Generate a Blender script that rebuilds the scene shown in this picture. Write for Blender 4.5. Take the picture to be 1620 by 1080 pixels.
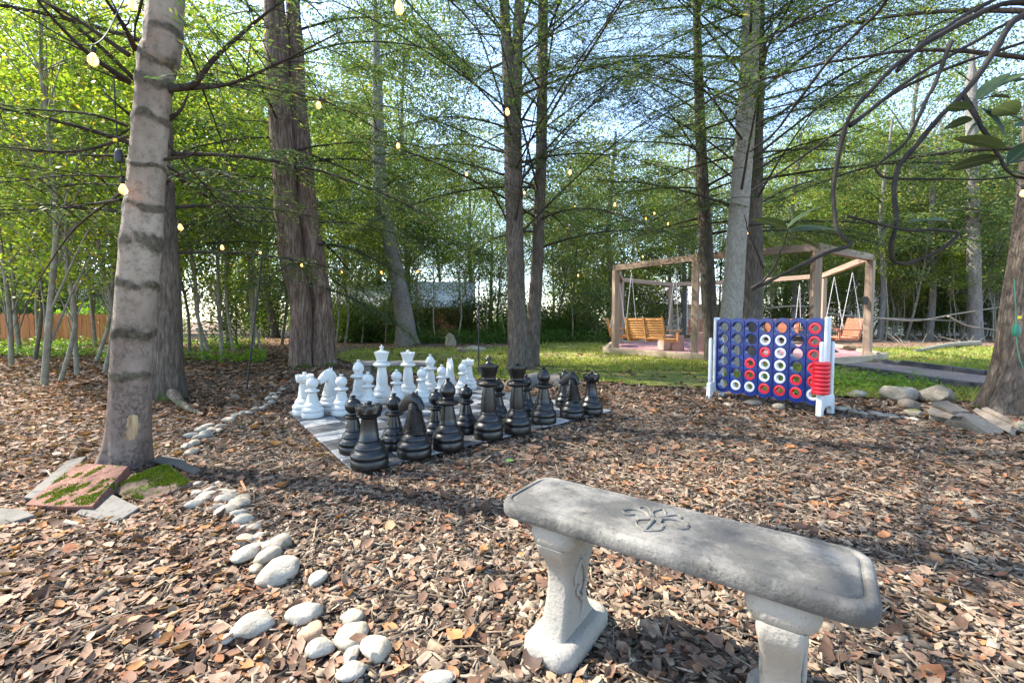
import bpy, bmesh, math, random
import numpy as np
from mathutils import Vector, Matrix
for _o in list(bpy.data.objects):
    bpy.data.objects.remove(_o)
rng = np.random.default_rng(11)
random.seed(5)
PI = math.pi
SC = bpy.context.scene
COL = SC.collection

# ------------------------------------------------------------------ camera, sky, sun, exposure
PITCH = math.radians(2.7)
FPX = 700.0                      # focal length in photo pixels (1620 wide)
CAMZ = 1.0
cam_d = bpy.data.cameras.new("camera")
cam_d.sensor_width = 36.0
cam_d.lens = FPX / 1620 * 36
cam_d.clip_start = 0.02
cam_d.clip_end = 600
cam = bpy.data.objects.new("camera", cam_d)
COL.objects.link(cam)
cam.location = (0, 0, CAMZ)
cam.rotation_euler = (PI / 2 - PITCH, 0, 0)
SC.camera = cam

SUN_FROM = Vector((-0.66, 0.20, 0.74)).normalized()      # towards the sun
world = bpy.data.worlds.new("World")
SC.world = world
world.use_nodes = True
wn = world.node_tree.nodes
wn.clear()
sky = wn.new("ShaderNodeTexSky")
sky.sky_type = 'NISHITA'
sky.sun_disc = False
sky.sun_elevation = math.asin(SUN_FROM.z)
sky.sun_rotation = math.atan2(SUN_FROM.x, SUN_FROM.y)
sky.air_density = 1.0
sky.dust_density = 0.8
sky.ozone_density = 1.0
bg = wn.new("ShaderNodeBackground")
bg.inputs[1].default_value = 0.15
wo = wn.new("ShaderNodeOutputWorld")
world.node_tree.links.new(sky.outputs[0], bg.inputs[0])
world.node_tree.links.new(bg.outputs[0], wo.inputs[0])
sun_d = bpy.data.lights.new("sun", 'SUN')
sun_d.energy = 3.6
sun_d.angle = math.radians(0.6)
sun_d.color = (1.0, 0.93, 0.82)
sun = bpy.data.objects.new("sun", sun_d)
COL.objects.link(sun)
sun.rotation_euler = SUN_FROM.to_track_quat('Z', 'Y').to_euler()
SC.view_settings.view_transform = 'Standard'
SC.view_settings.look = 'None'
SC.view_settings.gamma = 1
SC.view_settings.use_curve_mapping = False
SC.view_settings.exposure = 2.4

# ------------------------------------------------------------------ where things stand
CP, SP = math.cos(PITCH), math.sin(PITCH)
def ray(px, py):
    a = (px - 810) / FPX; v = (540 - py) / FPX
    return Vector((a, CP + v * SP, -SP + v * CP))
def G(px, py, z=0.0):            # the point at height z under a photo pixel
    d = ray(px, py); t = (z - CAMZ) / d.z
    return Vector((d.x * t, d.y * t, z))
def P(px, py, Y):                # the point at distance Y under a photo pixel
    d = ray(px, py); t = Y / d.y
    return Vector((d.x * t, Y, CAMZ + d.z * t))
def pxof(X, Y, Z):               # vectorised: where points land in the photo
    X = np.asarray(X, float); Y = np.asarray(Y, float); Z = np.asarray(Z, float) - CAMZ
    dep = Y * CP - Z * SP; up = Y * SP + Z * CP
    return 810 + FPX * X / dep, 540 - FPX * up / dep

# ------------------------------------------------------------------ small helpers
def tag(o, label=None, cat=None, group=None, kind=None):
    if label: o["label"] = label
    if cat: o["category"] = cat
    if group: o["group"] = group
    if kind: o["kind"] = kind
    return o
def empty(name, loc, label=None, cat=None, group=None, rz=0.0):
    o = bpy.data.objects.new(name, None)
    o.empty_display_size = 0.1
    COL.objects.link(o)
    o.location = loc; o.rotation_euler = (0, 0, rz)
    return tag(o, label, cat, group)
def link(name, me, parent=None, loc=None):
    o = bpy.data.objects.new(name, me)
    COL.objects.link(o)
    if parent: o.parent = parent
    if loc is not None: o.location = loc
    return o
def copy_tree(o, parent=None):
    c = o.copy(); COL.objects.link(c); c.parent = parent
    for k in list(o.children):
        copy_tree(k, c)
    return c
def fast_mesh(name, V, nper, mats, smooth=False, midx=None):
    """V (n,nper,3): n separate polygons of nper corners"""
    V = np.ascontiguousarray(V, dtype=np.float32)
    n = V.shape[0]
    me = bpy.data.meshes.new(name)
    me.vertices.add(n * nper); me.loops.add(n * nper); me.polygons.add(n)
    me.vertices.foreach_set("co", V.reshape(-1))
    me.loops.foreach_set("vertex_index", np.arange(n * nper, dtype=np.int32))
    me.polygons.foreach_set("loop_start", np.arange(0, n * nper, nper, dtype=np.int32))
    for m in (mats if isinstance(mats, (list, tuple)) else [mats]): me.materials.append(m)
    if midx is not None: me.polygons.foreach_set("material_index", np.asarray(midx, np.int32))
    if smooth: me.polygons.foreach_set("use_smooth", np.ones(n, bool))
    me.update(calc_edges=True)
    return me
def idx_mesh(name, V, F, mats, smooth=False):
    """shared-vertex mesh: V (n,3), F (m,k)"""
    V = np.ascontiguousarray(V, np.float32); F = np.ascontiguousarray(F, np.int32)
    me = bpy.data.meshes.new(name)
    me.vertices.add(len(V)); me.loops.add(F.size); me.polygons.add(len(F))
    me.vertices.foreach_set("co", V.reshape(-1))
    me.loops.foreach_set("vertex_index", F.reshape(-1))
    me.polygons.foreach_set("loop_start", np.arange(0, F.size, F.shape[1], dtype=np.int32))
    for m in (mats if isinstance(mats, (list, tuple)) else [mats]): me.materials.append(m)
    if smooth: me.polygons.foreach_set("use_smooth", np.ones(len(F), bool))
    me.update(calc_edges=True)
    return me
def nrm(v):
    return v / np.maximum(np.linalg.norm(v, axis=-1, keepdims=True), 1e-9)
def curve_pts(pts, n):
    """Catmull-Rom through rows of pts (any width), n samples"""
    p = np.asarray(pts, float)
    if len(p) == 2:
        t = np.linspace(0, 1, n)[:, None]
        return p[0] * (1 - t) + p[1] * t
    q = np.vstack([2 * p[0] - p[1], p, 2 * p[-1] - p[-2]])
    seg = np.linalg.norm(np.diff(p[:, :3], axis=0), axis=1); s = np.concatenate([[0], np.cumsum(seg)])
    u = np.linspace(0, s[-1], n)
    i = np.clip(np.searchsorted(s, u, side='right') - 1, 0, len(seg) - 1)
    t = ((u - s[i]) / np.maximum(seg[i], 1e-9))[:, None]
    a, b, c, d = q[i], q[i + 1], q[i + 2], q[i + 3]
    return 0.5 * (2 * b + (c - a) * t + (2 * a - 5 * b + 4 * c - d) * t ** 2 + (3 * b - a - 3 * c + d) * t ** 3)
def tube_arrays(path, rad, seg, radial=None, cap=True):
    """path (n,3), rad (n,) -> verts, quads; radial(theta,row)->multiplier array"""
    path = np.asarray(path, float); n = len(path)
    T = nrm(np.gradient(path, axis=0))
    ref = np.array([0, 1, 0.]) if abs(T[:, 1]).mean() < 0.8 else np.array([0, 0, 1.])
    A = nrm(np.cross(T, ref)); B = np.cross(T, A)
    th = np.linspace(0, 2 * PI, seg, endpoint=False)
    R = np.asarray(rad, float)[:, None] * np.ones((1, seg))
    if radial is not None: R = R * radial
    V = path[:, None, :] + R[:, :, None] * (np.cos(th)[None, :, None] * A[:, None, :] + np.sin(th)[None, :, None] * B[:, None, :])
    V = V.reshape(-1, 3)
    i = np.arange(n - 1)[:, None] * seg; j = np.arange(seg)[None, :]; k = (j + 1) % seg
    F = np.stack([i + j, i + k, i + seg + k, i + seg + j], -1).reshape(-1, 4)
    return V, F
class MB:
    """collects shapes into ONE mesh"""
    def __init__(s): s.V = []; s.F = []; s.n = 0
    def add(s, V, F):
        V = [tuple(map(float, v)) for v in V]
        s.V += V; s.F += [[int(i) + s.n for i in f] for f in F]; s.n += len(V)
    def box(s, c, size, M=None, taper=1.0):
        sx, sy, sz = [q / 2 for q in size]
        v = [Vector((x * sx * (taper if z > 0 else 1), y * sy * (taper if z > 0 else 1), z * sz)) for z in (-1, 1) for y in (-1, 1) for x in (-1, 1)]
        if M is not None: v = [M @ q for q in v]
        s.add([q + Vector(c) for q in v], [(0, 2, 3, 1), (4, 5, 7, 6), (0, 1, 5, 4), (2, 6, 7, 3), (0, 4, 6, 2), (1, 3, 7, 5)])
    def tube(s, path, rad, seg=8, cap=True):
        path = np.asarray(path, float)
        if np.isscalar(rad): rad = np.full(len(path), rad)
        V, F = tube_arrays(path, rad, seg)
        s.add(V, F)
        if cap:
            b = s.n - len(V)
            s.F.append(list(range(b + seg - 1, b - 1, -1))); s.F.append(list(range(s.n - seg, s.n)))
    def lathe(s, prof, seg=28, c=(0, 0, 0), flute=None):
        prof = np.asarray(prof, float); n = len(prof)
        th = np.linspace(0, 2 * PI, seg, endpoint=False)
        V = []
        for r, z in prof:
            for t in th:
                V.append((c[0] + r * math.cos(t), c[1] + r * math.sin(t), c[2] + z))
        F = [(i * seg + j, i * seg + (j + 1) % seg, (i + 1) * seg + (j + 1) % seg, (i + 1) * seg + j) for i in range(n - 1) for j in range(seg)]
        F.append(tuple(range(seg - 1, -1, -1))); F.append(tuple(range((n - 1) * seg, n * seg)))
        s.add(V, F)
    def prism(s, poly, z0, z1, inset=0.0):
        n = len(poly); c = sum((Vector((p[0], p[1], 0)) for p in poly), Vector()) / n
        V = [(p[0], p[1], z0) for p in poly] + [(c.x + (p[0] - c.x) * (1 - inset), c.y + (p[1] - c.y) * (1 - inset), z1) for p in poly]
        s.add(V, [tuple(range(n - 1, -1, -1)), tuple(range(n, 2 * n))] + [(i, (i + 1) % n, n + (i + 1) % n, n + i) for i in range(n)])
    def mesh(s, name, mats, smooth=None, bevel=0.0, bseg=2):
        me = bpy.data.meshes.new(name)
        me.from_pydata(s.V, [], s.F)
        bm = bmesh.new(); bm.from_mesh(me)
        bmesh.ops.recalc_face_normals(bm, faces=bm.faces)
        if bevel > 0:
            es = [e for e in bm.edges if len(e.link_faces) == 2 and e.calc_face_angle(0) > 0.5]
            bmesh.ops.bevel(bm, geom=es, offset=bevel, segments=bseg, profile=0.5, affect='EDGES', clamp_overlap=True)
        bm.to_mesh(me); bm.free()
        for m in (mats if isinstance(mats, (list, tuple)) else [mats]): me.materials.append(m)
        if smooth is not None:
            me.polygons.foreach_set("use_smooth", np.ones(len(me.polygons), bool))
            if smooth > 0: me.set_sharp_from_angle(angle=math.radians(smooth))
        me.update()
        return me
    def build(s, name, mat, parent=None, loc=None, smooth=None, bevel=0.0, bseg=2):
        return link(name, s.mesh(name, mat, smooth, bevel, bseg), parent, loc)
def wob(x, k, n=7, seed=0):
    """cheap smooth noise of points (n,3): sum of sines"""
    r = np.random.default_rng(seed); out = np.zeros(x.shape[:-1])
    for _ in range(n):
        d = r.normal(size=x.shape[-1]); d *= k * r.uniform(.6, 1.6) / np.linalg.norm(d)
        out += np.sin(x @ d + r.uniform(0, 6.28))
    return out / n ** .5

# ------------------------------------------------------------------ materials
class NT:
    def __init__(s, name):
        s.m = bpy.data.materials.new(name); s.m.use_nodes = True
        s.t = s.m.node_tree; s.b = s.t.nodes["Principled BSDF"]; s.out = s.t.nodes["Material Output"]
    def n(s, typ, **kw):
        q = s.t.nodes.new("ShaderNode" + typ)
        for k, v in kw.items():
            if k.startswith("i_"):
                key = k[2:]; q.inputs[int(key) if key.isdigit() else key].default_value = v
            else: setattr(q, k, v)
        return q
    def l(s, a, b): s.t.links.new(a, b)
    def coord(s, scale=(1, 1, 1), kind="Object"):
        c = s.n("TexCoord"); m = s.n("Mapping"); m.inputs["Scale"].default_value = scale
        s.l(c.outputs[kind], m.inputs[0]); return m.outputs[0]
    def noise(s, vec, scale, detail=4, rough=.55):
        q = s.n("TexNoise"); q.inputs["Scale"].default_value = scale; q.inputs["Detail"].default_value = detail
        q.inputs["Roughness"].default_value = rough
        if vec is not None: s.l(vec, q.inputs["Vector"])
        return q
    def ramp(s, fac, stops, interp='LINEAR'):
        r = s.n("ValToRGB"); e = r.color_ramp.elements; r.color_ramp.interpolation = interp
        while len(e) < len(stops): e.new(.5)
        for q, (p, c) in zip(e, stops):
            q.position = p; q.color = (*c, 1) if len(c) == 3 else c
        s.l(fac, r.inputs[0]); return r.outputs[0]
    def mix(s, fac, a, b, mode='MIX'):
        q = s.n("MixRGB", blend_type=mode)
        for inp, v in ((q.inputs[0], fac), (q.inputs[1], a), (q.inputs[2], b)):
            if hasattr(v, "links"): s.l(v, inp)
            elif isinstance(v, tuple): inp.default_value = (*v, 1)
            else: inp.default_value = v
        return q.outputs[0]
    def bump(s, h, dist=.01, strength=1.0, normal=None):
        b = s.n("Bump"); b.inputs["Distance"].default_value = dist; b.inputs["Strength"].default_value = strength
        s.l(h, b.inputs["Height"])
        if normal: s.l(normal, b.inputs["Normal"])
        s.l(b.outputs[0], s.b.inputs["Normal"]); return b.outputs[0]
    def color(s, c):
        if hasattr(c, "links"): s.l(c, s.b.inputs["Base Color"])
        else: s.b.inputs["Base Color"].default_value = (*c, 1)
    def rough(s, r, spec=.3):
        s.b.inputs["Roughness"].default_value = r; s.b.inputs["Specular IOR Level"].default_value = spec
def grey(v): return (v, v, v)

def mat_plain(name, c, rough=.5, spec=.3, var=.12, scale=6, bump=0.0):
    N = NT(name); v = N.coord(); no = N.noise(v, scale, 5)
    lo = tuple(x * (1 - var) for x in c); hi = tuple(min(1, x * (1 + var)) for x in c)
    N.color(N.ramp(no.outputs[0], [(.3, lo), (.7, hi)])); N.rough(rough, spec)
    if bump: N.bump(N.noise(v, scale * 12, 4).outputs[0], bump)
    return N.m
def mat_island(name, stops, transl=0.0, rough=.6, spec=.2, grain=0.0, obj=False, interp='LINEAR'):
    """every separate little piece gets a colour of its own"""
    N = NT(name)
    if obj: fac = N.n("ObjectInfo").outputs["Random"]
    else: fac = N.n("NewGeometry").outputs["Random Per Island"]
    c = N.ramp(fac, stops, interp)
    if grain:
        no = N.noise(N.coord((1, 1, 1)), grain, 3)
        c = N.mix(.55, c, N.ramp(no.outputs[0], [(.3, grey(.35)), (.7, grey(1.15))]), 'MULTIPLY')
    N.color(c); N.rough(rough, spec)
    if transl:
        tr = N.n("BsdfTranslucent"); N.l(N.mix(1.0, c, (1.25, 1.2, .55), 'MULTIPLY'), tr.inputs[0])
        mx = N.n("MixShader"); mx.inputs[0].default_value = transl
        N.l(N.b.outputs[0], mx.inputs[1]); N.l(tr.outputs[0], mx.inputs[2]); N.l(mx.outputs[0], N.out.inputs[0])
    return N.m

M = {}
def mat_bark(name, lo, hi, crack, stretch=.18, scale=14, bump=.03, lichen=None, moss=False):
    N = NT(name); v = N.coord((1, 1, stretch))
    vo = N.n("TexVoronoi", feature='DISTANCE_TO_EDGE'); vo.inputs["Scale"].default_value = scale
    wv = N.noise(N.coord((1, 1, stretch * 1.5)), 5, 4)
    N.l(N.mix(.14, v, wv.outputs["Color"]), vo.inputs["Vector"])
    no = N.noise(N.coord((1, 1, .4)), 9, 6, .65)
    base = N.ramp(no.outputs[0], [(.3, lo), (.62, hi)])
    cr0 = N.ramp(N.noise(N.coord((1, 1, stretch * .8)), scale * 1.6, 5, .7).outputs[0], [(.40, grey(0)), (.58, grey(1))])
    cr = N.ramp(N.mix(.35, vo.outputs["Distance"], N.noise(N.coord((1, 1, stretch * .7)), scale * 1.1, 4, .7).outputs[0]), [(.16, grey(0)), (.30, grey(1))])
    cr = N.mix(.55, cr, cr0)
    c = N.mix(cr, crack, base)
    c = N.mix(N.ramp(N.noise(N.coord((1, 1, .5)), 2.2, 4).outputs[0], [(.35, grey(0)), (.7, grey(.45))]), c, crack)
    if lichen:
        l = N.noise(N.coord(), 5, 5, .7)
        c = N.mix(N.ramp(l.outputs[0], [(.52, grey(0)), (.62, grey(.75))]), c, lichen)
    if moss:
        sp = N.n("SeparateXYZ"); N.l(N.coord(), sp.inputs[0])
        mm = N.noise(N.coord(), 7, 4)
        ad = N.n("MapRange"); ad.inputs[1].default_value = .02; ad.inputs[2].default_value = .38
        ad.inputs[3].default_value = .20; ad.inputs[4].default_value = -.25; N.l(sp.outputs[2], ad.inputs[0])
        su = N.n("Math", operation='ADD'); N.l(mm.outputs[0], su.inputs[0]); N.l(ad.outputs[0], su.inputs[1])
        c = N.mix(N.ramp(su.outputs[0], [(.66, grey(0)), (.76, grey(1))]), c, N.ramp(N.noise(N.coord(), 50, 3).outputs[0], [(.3, (.03, .06, .006)), (.7, (.10, .15, .016))]))
    N.color(c); N.rough(.85, .15)
    h = N.mix(.5, cr, no.outputs[0]); N.bump(h, bump)
    return N.m
M['bark'] = mat_bark('furrowed_bark', (.085, .07, .055), (.19, .16, .13), (.05, .04, .032), scale=26, bump=.02)
M['bark_moss'] = mat_bark('mossy_bark', (.10, .08, .064), (.215, .175, .14), (.05, .039, .03), scale=24, bump=.025, moss=True)
M['bark_red'] = mat_bark('ragged_brown_bark', (.15, .10, .078), (.32, .245, .20), (.07, .042, .032), scale=18, bump=.04, moss=True, stretch=.12)
M['bark_grey'] = mat_bark('grey_scaly_bark', (.16, .15, .13), (.28, .265, .24), (.08, .07, .06), scale=30, stretch=.4, bump=.015)
M['bark_dark'] = mat_bark('dark_thin_bark', (.07, .06, .048), (.16, .135, .11), (.035, .028, .022), scale=20, bump=.012)
M['limb'] = mat_plain('limb_bark', (.045, .037, .03), .85, .1, .4, 12, .004)
M['sapling'] = mat_plain('sapling_bark', (.2, .18, .135), .8, .15, .35, 9, .003)
M['sapling_dark'] = mat_plain('dark_sapling_bark', (.10, .09, .065), .8, .15, .35, 9, .003)
def mat_ringed():
    """smooth greyish bark with dark scars at the whorls and cracks below"""
    N = NT('ringed_grey_bark'); v = N.coord()
    at = N.n("Attribute", attribute_name="whorl")
    no = N.noise(v, 11, 6, .7); no2 = N.noise(N.coord((1, 1, .5)), 3.2, 4)
    base = N.ramp(no2.outputs[0], [(.3, (.13, .10, .074)), (.5, (.235, .19, .145)), (.68, (.36, .305, .245))])
    base = N.mix(N.ramp(N.noise(v, 60, 2).outputs[0], [(.35, grey(.72)), (.6, grey(1.06))]), grey(0), base, 'MIX') if False else base
    sp = N.n("SeparateXYZ"); N.l(v, sp.inputs[0])
    vo = N.n("TexVoronoi", feature='DISTANCE_TO_EDGE'); vo.inputs["Scale"].default_value = 34
    N.l(N.mix(.16, N.coord((1, 1, .42)), no.outputs["Color"]), vo.inputs["Vector"])
    lowz = N.n("MapRange"); lowz.inputs[1].default_value = .5; lowz.inputs[2].default_value = 1.25
    lowz.inputs[3].default_value = 1; lowz.inputs[4].default_value = .0; N.l(sp.outputs[2], lowz.inputs[0])
    ck = N.ramp(vo.outputs["Distance"], [(0, grey(.8)), (.05, grey(0))])
    ck = N.mix(1, ck, N.ramp(N.noise(v, 6, 3).outputs[0], [(.40, grey(0)), (.66, grey(.7))]), 'MULTIPLY')
    ckm = N.mix(1, ck, lowz.outputs[0], 'MULTIPLY')
    low = N.mix(lowz.outputs[0], base, N.ramp(no2.outputs[0], [(.3, (.125, .09, .072)), (.7, (.23, .175, .145))]))
    c = N.mix(ckm, low, (.07, .05, .04))
    len_ = N.noise(N.coord((1, 1, 5)), 14, 3)
    c = N.mix(N.ramp(len_.outputs[0], [(.62, grey(0)), (.68, grey(.45))]), c, (.13, .105, .085))
    w = N.n("Math", operation='ADD'); N.l(at.outputs["Fac"], w.inputs[0])
    w2 = N.n("Math", operation='MULTIPLY_ADD'); N.l(no.outputs[0], w2.inputs[0]); w2.inputs[1].default_value = 2.2; w2.inputs[2].default_value = -1.08
    N.l(w2.outputs[0], w.inputs[1])
    c = N.mix(N.ramp(w.outputs[0], [(.28, grey(0)), (.75, grey(.92))]), c, N.ramp(N.noise(v, 30, 3).outputs[0], [(.35, (.03, .026, .018)), (.65, (.10, .085, .055))]))
    c = N.mix(N.ramp(N.noise(v, 24, 4, .7).outputs[0], [(.5, grey(0)), (.66, grey(.55))]), c, (.09, .075, .06))
    N.color(c); N.rough(.85, .15)
    hh = N.mix(.5, N.mix(1, grey(1), ckm, 'SUBTRACT'), no.outputs[0]); N.bump(hh, .02)
    return N.m
M['ringed'] = mat_ringed()
M['bark_pale'] = mat_bark('pale_smooth_bark', (.22, .205, .175), (.33, .31, .27), (.17, .15, .12), scale=16, stretch=.8, bump=.008)

M['hemlock'] = mat_island('hemlock_needles', [(0, (.030, .066, .030)), (.45, (.054, .102, .042)), (.82, (.09, .145, .052)), (.96, (.17, .19, .065)), (1, (.32, .27, .08))], .54, .55, .25)
M['maple'] = mat_island('maple_leaves', [(0, (.09, .16, .025)), (.45, (.15, .24, .035)), (.8, (.24, .32, .045)), (.95, (.34, .35, .06)), (1, (.40, .26, .06))], .6, .5, .3)
M['olive'] = mat_island('olive_leaves', [(0, (.055, .105, .046)), (.5, (.10, .16, .065)), (.85, (.18, .215, .09)), (1, (.34, .28, .08))], .6, .5, .3)
M['deep'] = mat_island('undergrowth_leaves', [(0, (.04, .09, .02)), (.6, (.075, .155, .03)), (1, (.14, .24, .045))], .5, .45, .35)
M['vivid'] = mat_island('bright_leaves', [(0, (.09, .19, .015)), (.6, (.15, .29, .02)), (1, (.24, .36, .04))], .5, .5, .3)
M['rhodo'] = mat_island('leathery_leaf', [(0, (.025, .055, .02)), (.6, (.045, .08, .03)), (1, (.07, .11, .04))], .25, .55, .25, obj=True)
M['grass'] = mat_island('lawn_blades', [(0, (.12, .16, .028)), (.5, (.20, .26, .045)), (.85, (.31, .33, .075)), (1, (.38, .33, .12))], .4, .6, .2)
LEAF_STOPS = [(0, (.055, .034, .024)), (.2, (.115, .066, .043)), (.4, (.19, .105, .068)), (.58, (.25, .158, .105)), (.74, (.31, .222, .155)), (.85, (.25, .10, .052)), (.93, (.36, .17, .065)), (1, (.34, .27, .195))]
CHIP_STOPS = [(0, (.042, .032, .024)), (.25, (.092, .067, .048)), (.5, (.155, .118, .085)), (.75, (.24, .187, .135)), (.92, (.33, .27, .2)), (1, (.27, .145, .08))]
M['litter'] = mat_island('fallen_leaves', LEAF_STOPS, .18, .7, .2, grain=35)
M['leaf1'] = mat_island('large_fallen_leaf', LEAF_STOPS, .15, .65, .25, grain=30, obj=True)
M['chips'] = mat_island('wood_chips', CHIP_STOPS, 0, .85, .12, grain=55)
M['chip1'] = mat_island('large_wood_chip', CHIP_STOPS, 0, .85, .12, grain=60, obj=True)
M['twig'] = mat_plain('twig', (.13, .10, .075), .85, .1, .5, 10)

def mat_ground():
    N = NT('forest_floor'); v = N.coord()
    vo = N.n("TexVoronoi"); vo.inputs["Scale"].default_value = 22; vo.inputs["Randomness"].default_value = 1
    dis = N.noise(v, 9, 4); N.l(N.mix(.06, v, dis.outputs["Color"]), vo.inputs["Vector"])
    sep = N.n("SeparateColor"); N.l(vo.outputs["Color"], sep.inputs[0])
    leafc = N.ramp(sep.outputs[0], LEAF_STOPS)
    vo2 = N.n("TexVoronoi"); vo2.inputs["Scale"].default_value = 60; N.l(N.coord((1, .55, 1)), vo2.inputs["Vector"])
    sep2 = N.n("SeparateColor"); N.l(vo2.outputs["Color"], sep2.inputs[0])
    chipc = N.ramp(sep2.outputs[1], CHIP_STOPS)
    big = N.noise(v, .7, 5)
    c = N.mix(N.ramp(big.outputs[0], [(.42, grey(.25)), (.6, grey(.8))]), chipc, leafc)
    soil = N.ramp(N.noise(v, 14, 5).outputs[0], [(.4, grey(0)), (.62, grey(.6))])
    c = N.mix(soil, c, (.075, .055, .04))
    N.color(c); N.rough(.9, .1)
    N.bump(N.mix(.5, sep.outputs[1], sep2.outputs[0]), .02)
    return N.m
M['ground'] = mat_ground()
def mat_lawn():
    N = NT('lawn_turf'); v = N.coord()
    a = N.noise(v, 1.1, 5); b = N.noise(v, 45, 3)
    c = N.ramp(a.outputs[0], [(.3, (.09, .12, .028)), (.48, (.16, .19, .04)), (.62, (.27, .24, .08)), (.8, (.20, .14, .08))])
    c = N.mix(N.ramp(b.outputs[0], [(.4, grey(0)), (.7, grey(.5))]), c, (.08, .06, .035))
    N.color(c); N.rough(.9, .1); N.bump(b.outputs[0], .02); return N.m
M['lawn'] = mat_lawn()
def mat_gravel(name, stops, scale=70):
    N = NT(name); v = N.coord(); vo = N.n("TexVoronoi"); vo.inputs["Scale"].default_value = scale; N.l(v, vo.inputs["Vector"])
    sep = N.n("SeparateColor"); N.l(vo.outputs["Color"], sep.inputs[0])
    c = N.ramp(sep.outputs[0], stops)
    N.color(N.mix(N.ramp(N.noise(v, 1.5, 4).outputs[0], [(.35, grey(.0)), (.7, grey(.3))]), c, stops[0][1])); N.rough(.9, .15)
    N.bump(sep.outputs[1], .012); return N.m
M['gravel'] = mat_gravel('grey_gravel', [(0, (.17, .12, .095)), (.5, (.28, .205, .165)), (1, (.40, .31, .26))])
M['gravel_pink'] = mat_gravel('pink_rubber_mulch', [(0, (.2, .085, .085)), (.5, (.33, .17, .17)), (1, (.45, .29, .29))], 45)
def mat_stone(name, c, dark, crack=True, scale=9, bump=.006, moss=0.0):
    N = NT(name); v = N.coord(); oi = N.n("ObjectInfo")
    ad = N.n("VectorMath", operation='ADD'); N.l(v, ad.inputs[0]); N.l(oi.outputs["Location"], ad.inputs[1]); v = ad.outputs[0]
    a = N.noise(v, scale, 6, .65)
    col = N.ramp(a.outputs[0], [(.28, dark), (.5, c), (.8, tuple(min(1, x * 1.15) for x in c))])
    f = N.noise(v, scale * 9, 3)
    col = N.mix(N.ramp(f.outputs[0], [(.6, grey(0)), (.75, grey(.35))]), col, dark)
    if moss:
        g = N.n("NewGeometry"); sp = N.n("SeparateXYZ"); N.l(g.outputs["Normal"], sp.inputs[0])
        mm = N.noise(v, 5, 5, .6); mu = N.n("Math", operation='MULTIPLY'); N.l(mm.outputs[0], mu.inputs[0]); N.l(sp.outputs[2], mu.inputs[1])
        col = N.mix(N.ramp(mu.outputs[0], [(.58 - moss * .2, grey(0)), (.68 - moss * .2, grey(.85))]), col, (.09, .12, .02))
    col = N.mix(1.0, col, N.ramp(oi.outputs['Random'], [(0, (.78, .74, .68)), (.4, (1, 1, 1)), (.8, (.98, .92, .82)), (1, (.72, .70, .68))]), 'MULTIPLY')
    d_ = N.noise(v, 22, 5, .7); col = N.mix(N.ramp(d_.outputs[0], [(.56, grey(0)), (.72, grey(.55))]), col, tuple(x * .45 for x in dark))
    N.color(col); N.rough(.8, .2); N.bump(N.mix(.4, a.outputs[0], f.outputs[0]), bump); return N.m
M['white_stone'] = mat_stone('white_river_stone', (.33, .30, .25), (.17, .148, .115), scale=12)
M['boulder'] = mat_stone('grey_boulder', (.27, .245, .20), (.10, .095, .075), scale=4, bump=.02, moss=.35)
M['slate'] = mat_stone('blue_grey_slate', (.12, .115, .105), (.06, .057, .052), scale=5, bump=.008)
M['brownstone'] = mat_stone('brown_flagstone', (.2, .17, .14), (.11, .085, .065), scale=7, bump=.012)
def mat_mossy(name, c, dark, amt):
    N = NT(name); v = N.coord()
    a = N.noise(v, 14, 6, .7); col = N.ramp(a.outputs[0], [(.3, dark), (.7, c)])
    s = N.noise(v, 90, 2); col = N.mix(N.ramp(s.outputs[0], [(.68, grey(0)), (.72, grey(.8))]), col, (.5, .45, .42))
    m = N.noise(v, 6, 5, .6); mf = N.ramp(m.outputs[0], [(.60 - amt, grey(0)), (.66 - amt, grey(1))])
    mc = N.ramp(N.noise(v, 60, 3).outputs[0], [(.3, (.025, .05, .005)), (.7, (.085, .13, .014))])
    N.color(N.mix(mf, col, mc)); N.rough(.9, .1)
    N.bump(N.mix(.5, mf, N.noise(v, 120, 3).outputs[0]), .012); return N.m
M['paver_red'] = mat_mossy('mossy_red_paver', (.215, .105, .08), (.10, .06, .045), -.03)
M['paver_green'] = mat_mossy('mossy_brown_paver', (.18, .12, .09), (.08, .06, .04), .02)
def mat_concrete(name, light=(.50, .48, .45), dark=(.20, .20, .20), stain=.5):
    N = NT(name); v = N.coord()
    a = N.noise(v, 5, 8, .65); b = N.noise(v, 90, 4); cst = N.noise(N.coord((1, 1, 1)), 2.3, 6, .7)
    col = N.ramp(a.outputs[0], [(.3, tuple(x * .75 for x in light)), (.65, light)])
    col = N.mix(N.ramp(cst.outputs[0], [(.40, grey(0)), (.54, grey(stain))]), col, dark)
    col = N.mix(N.ramp(b.outputs[0], [(.62, grey(0)), (.70, grey(.55))]), col, tuple(x * .6 for x in dark))
    pit = N.noise(v, 38, 3, .6); col = N.mix(N.ramp(pit.outputs[0], [(.66, grey(0)), (.70, grey(.6))]), col, tuple(x * .4 for x in dark))
    N.color(col); N.rough(.85, .2); N.bump(N.mix(.5, a.outputs[0], b.outputs[0]), .006); return N.m
M['concrete'] = mat_concrete('weathered_concrete', stain=.85, light=(.215, .203, .18), dark=(.055, .054, .05))
M['concrete_leg'] = mat_concrete('pale_cast_concrete', (.31, .285, .24), (.2, .19, .175), .4)
M['concrete_far'] = mat_concrete('dark_cast_concrete', (.26, .24, .21), (.12, .11, .1), .6)
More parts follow.
